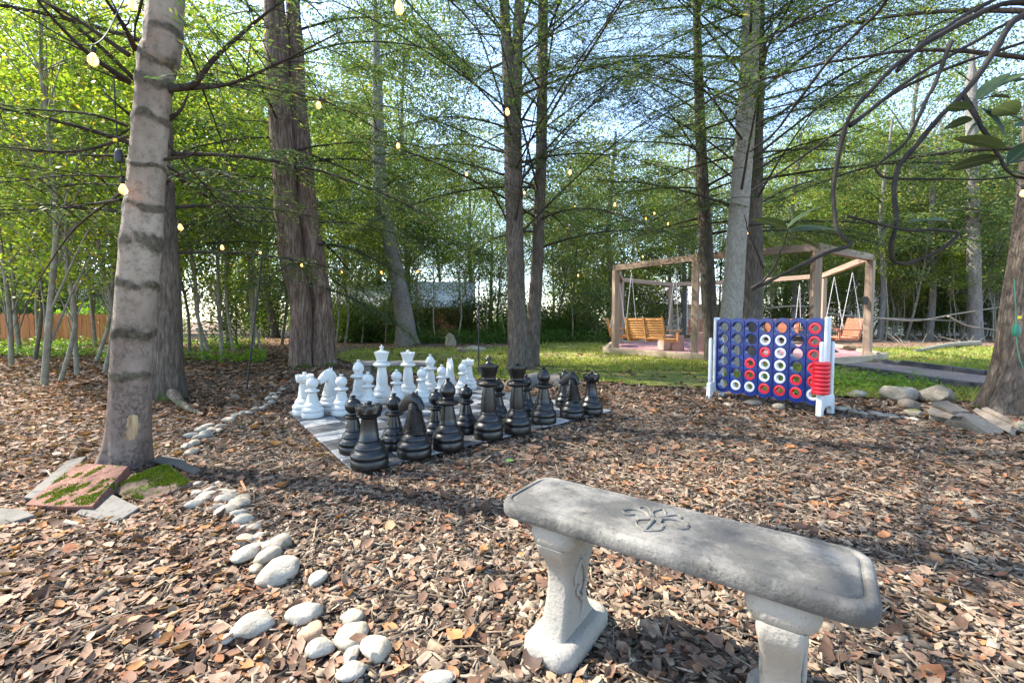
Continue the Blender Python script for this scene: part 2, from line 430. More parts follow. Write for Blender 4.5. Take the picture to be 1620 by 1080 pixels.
def mat_plastic(name, c, rough, spec=.5, dust=.0):
    N = NT(name); v = N.coord(); a = N.noise(v, 7, 5); f = N.noise(v, 160, 2)
    col = N.ramp(a.outputs[0], [(.3, tuple(x * .88 for x in c)), (.7, tuple(min(1, x * 1.08) for x in c))])
    if dust: col = N.mix(N.ramp(f.outputs[0], [(.66, grey(0)), (.74, grey(dust))]), col, (.3, .28, .24))
    N.color(col); N.rough(rough, spec)
    N.l(N.ramp(a.outputs[0], [(.3, grey(rough * .8)), (.7, grey(rough * 1.25))]), N.b.inputs["Roughness"])
    return N.m
M['black'] = mat_plastic('black_chess_plastic', (.006, .006, .006), .33, .5, .35)
M['white'] = mat_plastic('white_chess_plastic', (.50, .51, .49), .45, .4)
M['blue'] = mat_plastic('blue_plastic', (.005, .021, .145), .3, .5)
M['red'] = mat_plastic('red_plastic', (.55, .012, .025), .35, .5)
M['wplastic'] = mat_plastic('white_board_plastic', (.50, .525, .55), .4, .5)
def mat_wood(name, lo, hi, stretch=(1, 1, .06), scale=14, rough=.75):
    N = NT(name); oi = N.n("ObjectInfo"); v = N.coord(stretch)
    ad = N.n("VectorMath", operation='ADD'); N.l(v, ad.inputs[0]); N.l(oi.outputs["Location"], ad.inputs[1])
    a = N.noise(ad.outputs[0], scale, 6, .6); k = N.noise(N.coord(), 2.2, 3)
    col = N.ramp(a.outputs[0], [(.3, lo), (.7, hi)])
    col = N.mix(N.ramp(k.outputs[0], [(.64, grey(0)), (.74, grey(.5))]), col, tuple(x * .45 for x in lo))
    N.color(col); N.rough(rough, .25); N.bump(a.outputs[0], .004); return N.m
M['timber_v'] = mat_wood('pergola_post_wood', (.16, .112, .08), (.33, .25, .185))
M['timber_x'] = mat_wood('pergola_beam_wood', (.16, .112, .08), (.33, .25, .185), (.06, 1, 1))
M['swing'] = mat_wood('orange_cedar', (.36, .15, .045), (.56, .28, .10), (.06, 1, 1))
M['swing_red'] = mat_wood('red_cedar', (.28, .11, .065), (.42, .19, .12), (.06, 1, 1))
M['border'] = mat_wood('border_timber', (.22, .17, .11), (.38, .31, .22), (.06, 1, 1))
M['edging'] = mat_wood('dark_edging_timber', (.045, .043, .045), (.11, .105, .11), (.06, 1, 1))
M['fence'] = mat_wood('orange_fence_wood', (.30, .115, .04), (.50, .22, .09))
M['drift'] = mat_wood('dead_branch_wood', (.13, .105, .08), (.28, .24, .19), (.1, 1, 1))
M['iron'] = mat_plain('black_iron', (.015, .015, .016), .5, .4)
M['chain'] = mat_plain('zinc_chain', (.45, .45, .46), .4, .5)
M['wire'] = mat_plain('black_wire', (.012, .012, .012), .6, .3)
M['green_plastic'] = mat_plain('green_plastic', (.015, .12, .075), .45, .4)
M['green_cord'] = mat_plain('green_cord', (.05, .22, .15), .5, .4)
M['yellow'] = mat_plain('yellow_tag', (.75, .55, .02), .5, .3)
M['house_white'] = mat_plain('white_siding', (.62, .64, .68), .7, .3, .06, 2)
M['house_roof'] = mat_plain('pale_grey_roof', (.5, .51, .54), .7, .3, .1, 1.5)
M['house_red'] = mat_plain('red_barn_boards', (.42, .12, .09), .8, .2, .2, 2)
M['pane'] = mat_plain('dark_pane', (.03, .035, .04), .15, .5)
M['pinkblock'] = mat_stone('pink_cast_block', (.45, .29, .25), (.32, .2, .17), scale=12)
def mat_bulb():
    N = NT('warm_bulb_glass')
    N.color((1, .66, .3)); N.rough(.1, .5); N.b.inputs["Transmission Weight"].default_value = .75
    N.b.inputs["Emission Color"].default_value = (1, .62, .26, 1); N.b.inputs["Emission Strength"].default_value = .10
    N.m.cycles.emission_sampling = 'NONE'; return N.m
M['bulb'] = mat_bulb()
def mat_fil():
    N = NT('glowing_filament'); N.color((1, .6, .2)); N.b.inputs["Emission Color"].default_value = (1, .5, .13, 1)
    N.b.inputs["Emission Strength"].default_value = 2.2; N.m.cycles.emission_sampling = 'NONE'; return N.m
M['filament'] = mat_fil()
def mat_tile(name, c, slot):
    N = NT(name); v = N.coord()
    sp = N.n("SeparateXYZ"); N.l(v, sp.inputs[0])
    def stripes(o, f, ph):
        m = N.n("Math", operation='MULTIPLY_ADD'); N.l(o, m.inputs[0]); m.inputs[1].default_value = f; m.inputs[2].default_value = ph
        s_ = N.n("Math", operation='SINE'); N.l(m.outputs[0], s_.inputs[0]); return s_.outputs[0]
    a = stripes(sp.outputs[0], 2 * PI / .018, 0); b = stripes(sp.outputs[1], 2 * PI / .09, 1.57)
    fa = N.ramp(a, [(.35, grey(1)), (.6, grey(0))]); fb = N.ramp(b, [(.0, grey(0)), (.12, grey(1))])
    hole = N.mix(1, fa, fb, 'MULTIPLY')
    no = N.noise(v, 5, 5)
    col = N.ramp(no.outputs[0], [(.3, tuple(x * .8 for x in c)), (.7, c)])
    N.color(N.mix(N.mix(.4, grey(0), hole), col, slot)); N.rough(.6, .3)
    N.bump(N.mix(1, grey(1), hole, 'SUBTRACT'), .002); return N.m
M['tile_light'] = mat_tile('light_grey_grid_tile', (.26, .268, .272), (.07, .065, .06))
M['tile_dark'] = mat_tile('black_grid_tile', (.075, .077, .08), (.012, .011, .01))
M['moss'] = mat_island('moss_tufts', [(0, (.035, .065, .006)), (.6, (.08, .125, .012)), (1, (.15, .19, .025))], .3, .7, .1)

def mat_rhodo():
    N = NT('leathery_leaf'); oi = N.n("ObjectInfo"); v = N.coord(); sp = N.n("SeparateXYZ"); N.l(v, sp.inputs[0])
    c = N.ramp(oi.outputs["Random"], [(0, (.022, .045, .014)), (.6, (.04, .07, .02)), (1, (.065, .10, .03))])
    ab = N.n("Math", operation='ABSOLUTE'); N.l(sp.outputs[1], ab.inputs[0])
    c = N.mix(N.ramp(ab.outputs[0], [(.0012, grey(.8)), (.0026, grey(0))]), c, (.12, .15, .06))
    c = N.mix(N.ramp(N.noise(v, 45, 4).outputs[0], [(.45, grey(0)), (.7, grey(.5))]), c, (.05, .05, .015))
    N.color(c); N.rough(.5, .3); tr = N.n("BsdfTranslucent"); N.l(c, tr.inputs[0]); mx = N.n("MixShader"); mx.inputs[0].default_value = .25
    N.l(N.b.outputs[0], mx.inputs[1]); N.l(tr.outputs[0], mx.inputs[2]); N.l(mx.outputs[0], N.out.inputs[0]); return N.m
M['rhodo'] = mat_rhodo()
M['rhodo_stem'] = mat_plain('dark_shrub_bark', (.028, .024, .02), .8, .15, .4, 14, .004)
M['tan_stone'] = mat_stone('tan_river_stone', (.34, .235, .165), (.2, .14, .1), scale=12)
M['scar'] = mat_wood('torn_sapwood', (.16, .10, .055), (.44, .32, .18), (1, 1, .12), 40)
M['green_leaf'] = mat_plain('green_fallen_leaf', (.10, .20, .04), .6, .25, .25, 30)
# ------------------------------------------------------------------ the setting
def poly_sheet(name, pts, z, mat, jitter=.0, sub=10, kind='structure'):
    """a flat sheet with an uneven outline"""
    out = []
    n = len(pts)
    for i in range(n):
        a, b = Vector(pts[i]), Vector(pts[(i + 1) % n])
        for k in range(sub):
            q = a.lerp(b, k / sub)
            if jitter: q += Vector((random.uniform(-jitter, jitter), random.uniform(-jitter, jitter), 0))
            out.append((q.x, q.y, z))
    me = bpy.data.meshes.new(name)
    me.from_pydata(out, [], [list(range(len(out)))])
    bm = bmesh.new(); bm.from_mesh(me); bmesh.ops.triangulate(bm, faces=bm.faces); 
    bmesh.ops.recalc_face_normals(bm, faces=bm.faces)
    if bm.faces and sum(f.normal.z for f in bm.faces) < 0: bmesh.ops.reverse_faces(bm, faces=bm.faces)
    bm.to_mesh(me); bm.free(); me.materials.append(mat)
    return tag(link(name, me), kind=kind)

# ground: one sheet, finely uneven near by, reaching the horizon
gx = np.concatenate([[-300, -150, -80, -50, -35], np.linspace(-25, 25, 126), [35, 50, 80, 150, 300]])
gy = np.concatenate([[-100, -40, -15, -6], np.linspace(-3, 25, 71), [32, 45, 70, 120, 200, 400]])
GX, GY = np.meshgrid(gx, gy)
def ground_h(x, y):
    p = np.stack([np.asarray(x, float), np.asarray(y, float)], -1)
    return -.012 + .010 * wob(p, 2.2, 6, 3) * np.clip(1 - np.hypot(p[..., 0], p[..., 1] - 4) / 30, 0, 1)
GZ = ground_h(GX, GY)
ny, nx = GX.shape
ii = (np.arange(ny - 1)[:, None] * nx + np.arange(nx - 1)[None]).reshape(-1)
ground = tag(link("ground", idx_mesh("ground", np.stack([GX, GY, GZ], -1).reshape(-1, 3), np.stack([ii, ii + 1, ii + nx + 1, ii + nx], -1), M['ground'], True)), kind='structure')

LAWN = [G(525, 566), G(600, 586), G(700, 596), G(775, 600), G(900, 600), G(980, 606), G(1100, 615), G(1190, 622), G(1330, 628), G(1480, 634), G(1640, 640), G(1900, 640),
        G(1900, 553), G(1560, 549), G(1300, 552), G(1000, 543), G(900, 542), G(740, 551), G(560, 552)]
lawn = poly_sheet("lawn", LAWN, .012, M['lawn'], .10, 9)
def inside(poly, X, Y):
    X = np.asarray(X); Y = np.asarray(Y); r = np.zeros(X.shape, bool); n = len(poly); j = n - 1
    for i in range(n):
        xi, yi, xj, yj = poly[i][0], poly[i][1], poly[j][0], poly[j][1]
        r ^= ((yi > Y) != (yj > Y)) & (X < (xj - xi) * (Y - yi) / (yj - yi + 1e-12) + xi); j = i
    return r

# pergola pad and the gravel path
PG = {'A': (3.2, 13.7), 'D': (4.75, 11.5), 'E': (6.76, 9.9), 'G': (9.25, 11.5), 'F': (11.27, 16.1), 'X': (9.7, 18.8), 'C': (7.14, 20.0), 'B': (4.35, 17.7)}
PC = Vector((7.0, 14.9, 0))
ORDER = ['A', 'D', 'E', 'G', 'F', 'X', 'C', 'B']
PAD = [PC + (Vector((*PG[k], 0)) - PC) * 1.09 for k in ORDER]
poly_sheet("gravel_pad", PAD, .10, M['gravel_pink'], 0, 1)
PATH = [G(1322, 573), G(1383, 575), G(1470, 584), G(1560, 595), G(1700, 606), G(1850, 618), G(1850, 645), G(1700, 632), G(1541, 615), G(1440, 601), G(1350, 587), G(1310, 582)]
poly_sheet("gravel_path", PATH, .03, M['gravel'], .01, 4)
pb = empty("pad_border", PC, "weathered timber border round the pink pad under the pergola", "border")
for i, k in enumerate(ORDER):
    a, b = PAD[i], PAD[(i + 1) % 8]; d = (b - a); L = d.length
    m = MB(); m.box((0, 0, 0), (L + .05, .14, .2)); o = m.build("timber", M['border'], pb, smooth=None, bevel=.012)
    o.location = (a + b) / 2 - PC + Vector((0, 0, .075 + .003 * (i % 2))); o.rotation_euler = (0, 0, math.atan2(d.y, d.x))
def edging(pts, label):
    root = empty("path_edging", pts[0], label, "edging", "dark timbers edging the gravel path")
    for i in range(len(pts) - 1):
        a, b = pts[i], pts[i + 1]; d = b - a
        m = MB(); m.box((0, 0, 0), (d.length - .02, .11, .13)); o = m.build("timber", M['edging'], root, bevel=.012)
        o.location = (a + b) / 2 - pts[0] + Vector((0, 0, .05 + random.uniform(-.01, .015))); o.rotation_euler = (random.uniform(-.03, .03), 0, math.atan2(d.y, d.x))
edging([G(1383, 575), G(1428, 579), G(1472, 585), G(1512, 590), G(1560, 596), G(1630, 601), G(1720, 609)], "dark timber edging on the lawn side of the gravel path")
edging([G(1318, 582), G(1352, 587), G(1398, 595), G(1440, 602), G(1490, 609), G(1541, 616), G(1620, 625), G(1700, 633)], "dark timber edging on the fern side of the gravel path")

# ------------------------------------------------------------------ trees
def trunk_mesh(name, path, rad, mat, seg=40, rows=90, furrow=.03, flare=.55, flare_h=.22, rings=None, seed=0, ring_amp=.05, lobes=5):
    base = np.asarray(path, float); o0 = base[0].copy()
    pr = curve_pts(np.column_stack([base - o0, rad]), rows)
    pth, r = pr[:, :3], np.maximum(pr[:, 3], .004)
    th = np.linspace(0, 2 * PI, seg, endpoint=False)
    z = pth[:, 2]
    rs = np.random.default_rng(seed)
    TH, Z = np.meshgrid(th, z)
    rad_m = np.ones_like(TH)
    if furrow:
        for k in range(4):
            f = int(rs.integers(9, 17)) if seg > 24 else int(rs.integers(3, 7))
            rad_m += furrow * .6 * np.abs(np.sin(f * TH / 2 * 1.0 + rs.uniform(0, 6) + .8 * np.sin(Z * rs.uniform(1.5, 4) + rs.uniform(0, 6)))) - furrow * .38
        rad_m += furrow * wob(np.stack([np.cos(TH) * 2, np.sin(TH) * 2, Z * 2.5], -1), 1.6, 8, seed + 5)
    fl = np.exp(-np.maximum(Z, 0) / flare_h) * flare
    ph = rs.uniform(0, 6)
    rad_m += fl * (.55 + .45 * np.cos(lobes * TH + ph) + .35 * np.cos((lobes - 2) * TH + ph * 2))
    whorl = np.zeros_like(TH)
    if rings is not None:
        for zr, w in rings:
            g = np.exp(-((Z - zr - .012 * np.sin(3 * TH + zr * 9)) / w) ** 2)
            rad_m += ring_amp * g * (.75 + .35 * np.sin(7 * TH + zr * 20) + .3 * np.sin(4 * TH + zr * 11 + 30 * (Z - zr))); whorl = np.maximum(whorl, g * (1 + .25 * np.sin(2 * TH + zr * 5)))
    V, F = tube_arrays(pth, r, seg, rad_m)
    me = idx_mesh(name, V, F, mat, True)
    if rings is not None:
        at = me.attributes.new("whorl", 'FLOAT', 'POINT'); at.data.foreach_set("value", whorl.reshape(-1).astype(np.float32))
    return me, o0, (pth, r)
def limb_curve(start, az, elev, L, rise=.25, n=12, wig=.05):
    """a limb that leaves steeply, straightens and sags at its tip"""
    t = np.linspace(0, 1, n)
    d = np.array([math.cos(az), math.sin(az)])
    h = L * math.cos(elev) * t; v = L * math.sin(elev) * t - rise * L * t ** 2.2
    side = np.array([-d[1], d[0]])
    w = wig * L * np.cumsum(rng.normal(0, .35, n)) / n ** .5 * t
    p = np.zeros((n, 3)); p[:, :2] = h[:, None] * d + w[:, None] * side; p[:, 2] = v + wig * .5 * L * np.cumsum(rng.normal(0, .3, n)) / n ** .5 * t
    return p + np.asarray(start)
def limb_mesh(paths, mat, seg=6):
    Vs, Fs, n = [], [], 0
    for p, r0, r1 in paths:
        r = r0 + (r1 - r0) * np.linspace(0, 1, len(p)) ** .8
        V, F = tube_arrays(p, r, seg if r0 > .006 else 3); Vs.append(V); Fs.append(F + n); n += len(V)
    return idx_mesh("limb", np.vstack(Vs), np.vstack(Fs), mat, True)
def leaf_quads(C, D, U, L, W, fold=.15):
    S = nrm(np.cross(D, U)); L = np.broadcast_to(L, (len(C),))[:, None]; W = np.broadcast_to(W, (len(C),))[:, None]
    up = nrm(np.cross(S, D))
    return np.stack([C - D * L * .5, C + S * W * .5 + up * W * fold, C + D * L * .5, C - S * W * .5 + up * W * fold], 1)
def spray(path, m, tl, leafL, leafW, t0=.25, droop=.22, twigs=None, flat=.25):
    """needle tufts on side twigs along a limb; returns quads and the twig tubes"""
    K = max(5, int(twigs or 26)); n = len(path)
    tk = np.sort(rng.uniform(t0, 1.0, K)); sg = np.where(np.arange(K) % 2 == 0, 1., -1.)
    idx = tk * (n - 1); i0 = np.clip(idx.astype(int), 0, n - 2); f = (idx - i0)[:, None]
    base = path[i0] * (1 - f) + path[i0 + 1] * f
    T = nrm(path[i0 + 1] - path[i0]); S = nrm(np.cross(T, np.array([0, 0, 1.])))
    td = nrm(S * sg[:, None] * rng.uniform(.6, 1.0, (K, 1)) + T * rng.uniform(.35, .8, (K, 1)) + rng.normal(0, .12, (K, 3)))
    lk = tl * (.35 + .9 * np.sin(np.pi * np.clip((tk - t0) / (1 - t0), 0, 1) * .8 + .35)) * rng.uniform(.6, 1.15, K)
    k = rng.choice(K, m, p=lk / lk.sum()); s = rng.uniform(0, 1, m) ** .8
    D = td[k]; pos = base[k] + D * (s * lk[k])[:, None]; pos[:, 2] -= droop * lk[k] * s ** 2
    sd = np.cross(D, [0, 0, 1.]); w = rng.uniform(-1, 1, m)
    pos += nrm(sd) * (w * (1 - s * .6) * lk[k] * .22)[:, None] + rng.normal(0, .012, (m, 3))
    LD = nrm(D + nrm(sd) * (w * 1.1)[:, None] + rng.normal(0, .22, (m, 3)) + np.array([0, 0, -.25]))
    U = nrm(np.array([0, 0, 1.]) + rng.normal(0, flat * 1.6, (m, 3)))
    q = leaf_quads(pos, LD, U, leafL * rng.uniform(.6, 1.3, m), leafW * rng.uniform(.6, 1.3, m))
    tw = []
    for j in range(K):
        if lk[j] > tl * .3:
            ss = np.linspace(0, .92, 4)[:, None]; pp = base[j] + td[j] * lk[j] * ss; pp[:, 2] -= droop * lk[j] * ss[:, 0] ** 2
            tw.append((pp, .0045, .0015))
    return q, tw

def hemlock_tree(name, label, trunks, mat, limbs, foliage, group=None, limbmat='limb', extra=None, leaf=(.055, .024), top=None):
    """trunks: list of (path, radii, kwargs); limbs: count and ranges; one limb one part"""
    o0 = np.asarray(trunks[0][0][0], float)
    root = empty(name, o0, label, "tree", group)
    cores = []
    for pth, rad, kw in trunks:
        me, o, core = trunk_mesh("trunk", pth, rad, mat if 'mat' not in kw else kw['mat'], **{k: v for k, v in kw.items() if k != 'mat'})
        t = link("trunk", me, root, Vector(o - o0)); cores.append((core[0] + (o - o0), core[1]))
    Q = []
    specs = []
    for zlo, zhi, cnt, Lr, el, rise, fol in limbs:
        for i in range(cnt):
            c, r = cores[int(rng.integers(len(cores)))]
            z = zlo + (zhi - zlo) * (i + rng.uniform(0, 1)) / cnt
            j = int(np.argmin(np.abs(c[:, 2] - z)))
            az = (i * 2.399 + rng.uniform(-.4, .4)) % (2 * PI)
            specs.append((limb_curve(c[j], az, rng.uniform(*el), rng.uniform(*Lr), rise), min(r[j] * .42, .03) * rng.uniform(.75, 1.1), fol))
    for pth, r0, fol in (extra or []):
        specs.append((curve_pts(np.asarray(pth, float) - o0, 14), r0, fol))
    for p, r0, fol in specs:
        L = np.linalg.norm(p[-1] - p[0])
        paths = [(p, r0, r0 * .22)]
        if fol > 0:
            m = int(foliage * 2.6 * L * fol)
            q, tw = spray(p, max(30, m), .30 * L if L > 2 else .42 * L, leaf[0], leaf[1], t0=.16 if L > 1.6 else .1, twigs=int(9 * L + 6))
            Q.append(q); paths += tw
        else:                                   # a dead limb keeps a few bare twigs
            for j in range(int(rng.integers(2, 6))):
                i = int(rng.integers(3, len(p) - 2)); d = nrm(p[i + 1] - p[i]); s = nrm(np.cross(d, rng.normal(size=3)))
                e = p[i] + (d * .6 + s * rng.uniform(.4, 1)) * rng.uniform(.15, .45) * min(1, L)
                paths.append((np.linspace(p[i], e, 4) + rng.normal(0, .008, (4, 3)) * np.array([[0], [1], [1], [1]]), r0 * .35, .0012))
        link("limb", limb_mesh(paths, M[limbmat]), root)
    if Q:
        link("crown", fast_mesh("crown", np.vstack(Q), 4, M['hemlock']), root)
    return root
def px_path(pts, Y, up):
    """trunk centres given in the photo at one distance, then carried straight up to height up"""
    b = G(pts[0][0], pts[0][1]); Y = b.y
    ps = [np.array([b.x, b.y, -.03])] + [np.array(P(x, y, Y)) for x, y, w in pts[1:]]
    rad = [w / 2 / FPX * Y / math.sqrt(1 + ((x - 810) / FPX) ** 2) * .97 for x, y, w in pts]
    d = (ps[-1] - ps[-2]); d /= max(d[2], .2); z = ps[-1][2]
    steps = max(2, int((up - z) / 2.5))
    r_end = rad[-1]
    for k in range(1, steps + 1):
        ps.append(ps[-1] + np.array([d[0] * .5, 0, 1.]) * (up - z) / steps); rad.append(r_end * (1 - .9 * k / steps) + .012)
    return np.array(ps), rad

# the ringed tree beside the path
p1, r1 = px_path([(197, 738, 82), (203, 690, 76), (210, 540, 70), (222, 400, 70), (232, 280, 64), (240, 180, 60), (250, 90, 62), (262, 0, 62)], 3, 10)
Y1 = p1[0][1]
zr = lambda py: float(P(220, py, Y1).z)
rings1 = [(zr(585), .03), (zr(520), .038), (zr(443), .036), (zr(375), .065), (zr(322), .03), (zr(258), .014), (zr(182), .034), (zr(128), .045), (zr(95), .045), (zr(45), .03), (zr(-30), .03), (zr(-90), .03)] + [(3.9 + .55 * k, .035) for k in range(10)]
def lp(*pts):
    return [tuple(P(x, y, Y)) for x, y, Y in pts]
ex1 = [(lp((205, 130, 3.0), (140, 85, 2.75), (75, 20, 2.5), (30, -40, 2.35)), .020, 0), (lp((205, 88, 3.0), (150, 50, 2.9), (100, 18, 2.8), (40, -10, 2.7)), .018, 0),
       (lp((214, 78, 3.0), (192, 35, 2.8), (165, -5, 2.6), (140, -60, 2.5)), .021, 0),
       (lp((262, 142, 3.0), (305, 135, 2.95), (340, 92, 2.9), (420, 22, 2.8), (465, -10, 2.75)), .024, .5), (lp((290, 141, 3.0), (360, 134, 2.9), (430, 105, 2.8), (540, 50, 2.6)), .016, .5),
       (lp((262, 192, 3.05), (285, 175, 3.0), (298, 148, 2.95)), .020, 0), (lp((206, 182, 3.0), (185, 165, 2.9), (162, 142, 2.85)), .012, 0), (lp((206, 133, 3.0), (170, 118, 2.9), (135, 104, 2.8)), .010, 0),
       (lp((202, 200, 3.05), (150, 182, 2.9), (60, 174, 2.8), (-40, 172, 2.7)), .011, .4), (lp((203, 216, 3.05), (120, 240, 2.9), (0, 232, 2.7), (-80, 225, 2.6)), .013, .3),
       (lp((200, 247, 3.05), (120, 245, 3.0), (60, 240, 2.9), (-30, 235, 2.8)), .010, 0), (lp((196, 280, 3.0), (100, 278, 3.1), (0, 290, 3.2), (-60, 300, 3.2)), .009, .3),
       (lp((192, 316, 3.0), (120, 326, 3.2), (50, 333, 3.3), (-30, 345, 3.4)), .011, .4), (lp((262, 252, 3.0), (298, 247, 2.9), (312, 236, 2.85), (316, 222, 2.85)), .013, 0),
       (lp((262, 262, 3.05), (320, 295, 3.3), (370, 303, 3.5), (430, 296, 3.8)), .008, .3), (lp((200, 300, 3.1), (120, 360, 3.4), (70, 430, 3.8), (20, 520, 4.1)), .010, 0),
       (lp((262, 225, 3.05), (330, 300, 3.4), (380, 360, 3.9)), .008, .2)]
hemlock_tree("ringed_tree", "grey tree with dark knobbly rings and a torn yellow scar standing on mossy pavers", [(p1, r1, dict(mat=M['ringed'], rows=760, seg=44, furrow=.016, flare=.32, flare_h=.14, rings=rings1, ring_amp=.085, seed=1, lobes=6))], None,
             [(3.3, 9.5, 18, (1.8, 3.2), (.0, .6), .25, .9)], 230, extra=ex1, leaf=(.055, .010))

rt_ = [o for o in bpy.data.objects if o.name == "ringed_tree"][0]
rows_, cols_ = 16, 7; Vv = []
for i in range(rows_):
    t = i / (rows_ - 1); py = 652 + 48 * t; cx = 208 - 9 * (t ** 2); rr = 36 / FPX * Y1 * .97 / 1.31 * (1 + .10 * t)
    wl = (.5 + .5 * math.sin(PI * min(1, t * 1.15) ** .8)) * random.uniform(.8, 1.15); wob_ = random.uniform(-.06, .06)
    for j in range(cols_):
        a_ = -.80 + (j / (cols_ - 1) - .5) * .62 * wl + wob_         # round the trunk, towards the chess mat
        z_ = P(cx, py, Y1).z; x_ = P(cx, py, Y1).x
        Vv.append((x_ + math.sin(-a_ + .0) * rr * 1.02, Y1 - math.cos(a_) * rr * 1.02, z_))
Fv = [(i * cols_ + j, i * cols_ + j + 1, (i + 1) * cols_ + j + 1, (i + 1) * cols_ + j) for i in range(rows_ - 1) for j in range(cols_ - 1)]
link("scar", idx_mesh("scar", np.array(Vv) - np.array(rt_.location), np.array(Fv), M['scar'], True), rt_)

def hero(name, label, pts, up, mat, limbs, fol, kw=None, more=None, leaf=(.065, .013)):
    tr = []
    for q in [pts] + (more or []):
        p, r = px_path(q, 0, up); tr.append((p, r, dict(kw or {})))
    return hemlock_tree(name, label, tr, mat, limbs, fol, leaf=leaf)
# hemlocks beside and behind the viewpoint, whose boughs shade the clearing
for x, y, w, lab, zlo in [(-6.4, -.7, .15, "dark hemlock out beyond the mossy pavers, shading the leaf litter", 2.2), (-4.2, -1.6, .16, "dark hemlock behind the stone bench's clearing", 2.6)]:
    pts = np.array([[x, y, -.03], [x + .05, y, 3], [x - .05, y + .1, 7], [x, y, 13]])
    hemlock_tree("hemlock_tree", lab, [(pts, [w, w * .85, w * .6, .03], dict(seg=20, rows=40, furrow=.03, flare=.3, seed=int(w * 1000)))], M['bark'], [(zlo, 6, 13, (2.2, 3.4), (0, .4), .25, .8), (6, 12.5, 16, (1.6, 3.0), (.1, .5), .3, .9)], 72, leaf=(.075, .034))
hero("furrowed_tree", "dark furrowed tree with a snaking surface root behind the ringed tree", [(265, 632, 58), (266, 580, 52), (263, 450, 50), (256, 330, 45), (252, 200, 42), (250, 80, 38)], 12, M['bark_moss'],
     [(1.8, 3.2, 8, (1.2, 2.4), (-.1, .3), .2, .5), (3.0, 11, 26, (2.2, 3.8), (.0, .6), .3, 1)], 230, dict(flare=.42, flare_h=.16, seed=2, rows=130, seg=48, furrow=.035, lobes=4))
hero("twin_trunk_tree", "massive twin-trunked tree with ragged red-brown bark and a mossy foot", [(476, 580, 36), (475, 480, 37), (459, 390, 40), (444, 200, 39), (436, 50, 36)], 14, M['bark_red'],
     [(1.7, 5, 18, (1.6, 3.4), (-.25, .3), .3, .9), (4.5, 13, 26, (2.6, 4.2), (.0, .6), .3, 1)], 210, dict(flare=.28, flare_h=.2, seed=3, rows=130, seg=46, furrow=.06),
     more=[[(512, 578, 42), (509, 480, 35), (494, 390, 34), (474, 200, 29), (466, 60, 25)]], leaf=(.08, .018))
hero("leaning_tree", "grey scaly tree with a round knot leaning beyond the white chessmen", [(646, 545, 34), (633, 460, 27), (616, 380, 23), (602, 290, 21), (598, 180, 18)], 15, M['bark_grey'],
     [(4.2, 14, 24, (3, 5.0), (-.1, .6), .3, 1)], 170, dict(flare=.4, flare_h=.35, seed=4, furrow=.03), leaf=(.13, .035))
hero("forked_tree", "tall tree forking low behind the black queen, its upper limbs spread like ribs", [(824, 584, 40), (818, 500, 31), (815, 400, 28), (813, 300, 28), (810, 180, 26), (801, 60, 17), (798, 0, 15)], 14, M['bark'],
     [(2.6, 9, 50, (3.0, 5.2), (.3, .95), .18, .9), (2.4, 6, 12, (2.5, 4), (.0, .35), .3, 1), (6, 13, 18, (2, 3), (.2, .7), .2, 1)], 160, dict(flare=.32, flare_h=.2, seed=5, rows=120, furrow=.03),
     more=[[(838, 580, 28), (846, 480, 22), (853, 350, 18), (857, 200, 17), (859, 0, 15)], [(814, 584, 14), (813, 300, 16), (815, 180, 20), (819, 60, 17), (822, 0, 16)]], leaf=(.075, .0155))
hero("pale_tree", "smooth pale-barked tree standing behind the blue game board", [(1146, 588, 40), (1158, 480, 36), (1165, 380, 34), (1178, 220, 32), (1186, 80, 30), (1192, -60, 25)], 13, M['bark_pale'],
     [(2.8, 9, 28, (2.8, 4.8), (.1, .9), .18, .9), (6, 12, 14, (2, 3), (.2, .7), .2, 1)], 190, dict(flare=.25, seed=6, furrow=.015, rows=110), leaf=(.075, .0155))
hero("rough_tree", "rough brown-barked tree close behind the pale one at the game board", [(1180, 578, 54), (1184, 450, 46), (1190, 300, 34), (1195, 150, 28), (1198, 0, 24)], 13, M['bark'],
     [(2.8, 9, 28, (2.8, 5.0), (.0, .8), .18, .9), (6, 12, 12, (2, 3), (.2, .7), .2, 1)], 190, dict(flare=.3, seed=7, furrow=.035, rows=110), leaf=(.075, .0155))
hero("slim_tree", "slim dark tree in front of the pergola's front beam", [(1127, 572, 26), (1120, 450, 25), (1112, 300, 20), (1106, 150, 16), (1102, 0, 12)], 12, M['bark_dark'],
     [(3.0, 10, 30, (2.0, 4.0), (-.1, .6), .2, .9)], 180, dict(flare=.25, seed=8, furrow=.02, seg=26), leaf=(.075, .0155))
hero("broad_tree", "broad flared tree above the boulders with a green plug on its bark", [(1630, 652, 180), (1634, 600, 155), (1640, 520, 136), (1648, 420, 118), (1660, 280, 108), (1670, 100, 100)], 12, M['bark_moss'],
     [(2.4, 10, 26, (2.4, 4.2), (-.1, .6), .3, .9)], 200, dict(flare=.24, flare_h=.22, seed=9, rows=120, seg=60, furrow=.03, lobes=7))
# a surface root of the furrowed tree
fr = [o for o in bpy.data.objects if o.name == "furrowed_tree"][0]
rp = curve_pts([tuple(G(272, 618, .10)), tuple(G(278, 628, .10)), tuple(G(290, 640, .055)), tuple(G(306, 650, .02)), tuple(G(322, 657, -.02))], 18)
V, F = tube_arrays(rp - np.array(fr.location), np.linspace(.085, .02, 18), 12)
link("root", idx_mesh("root", V, F, M['bark_moss'], True), fr)

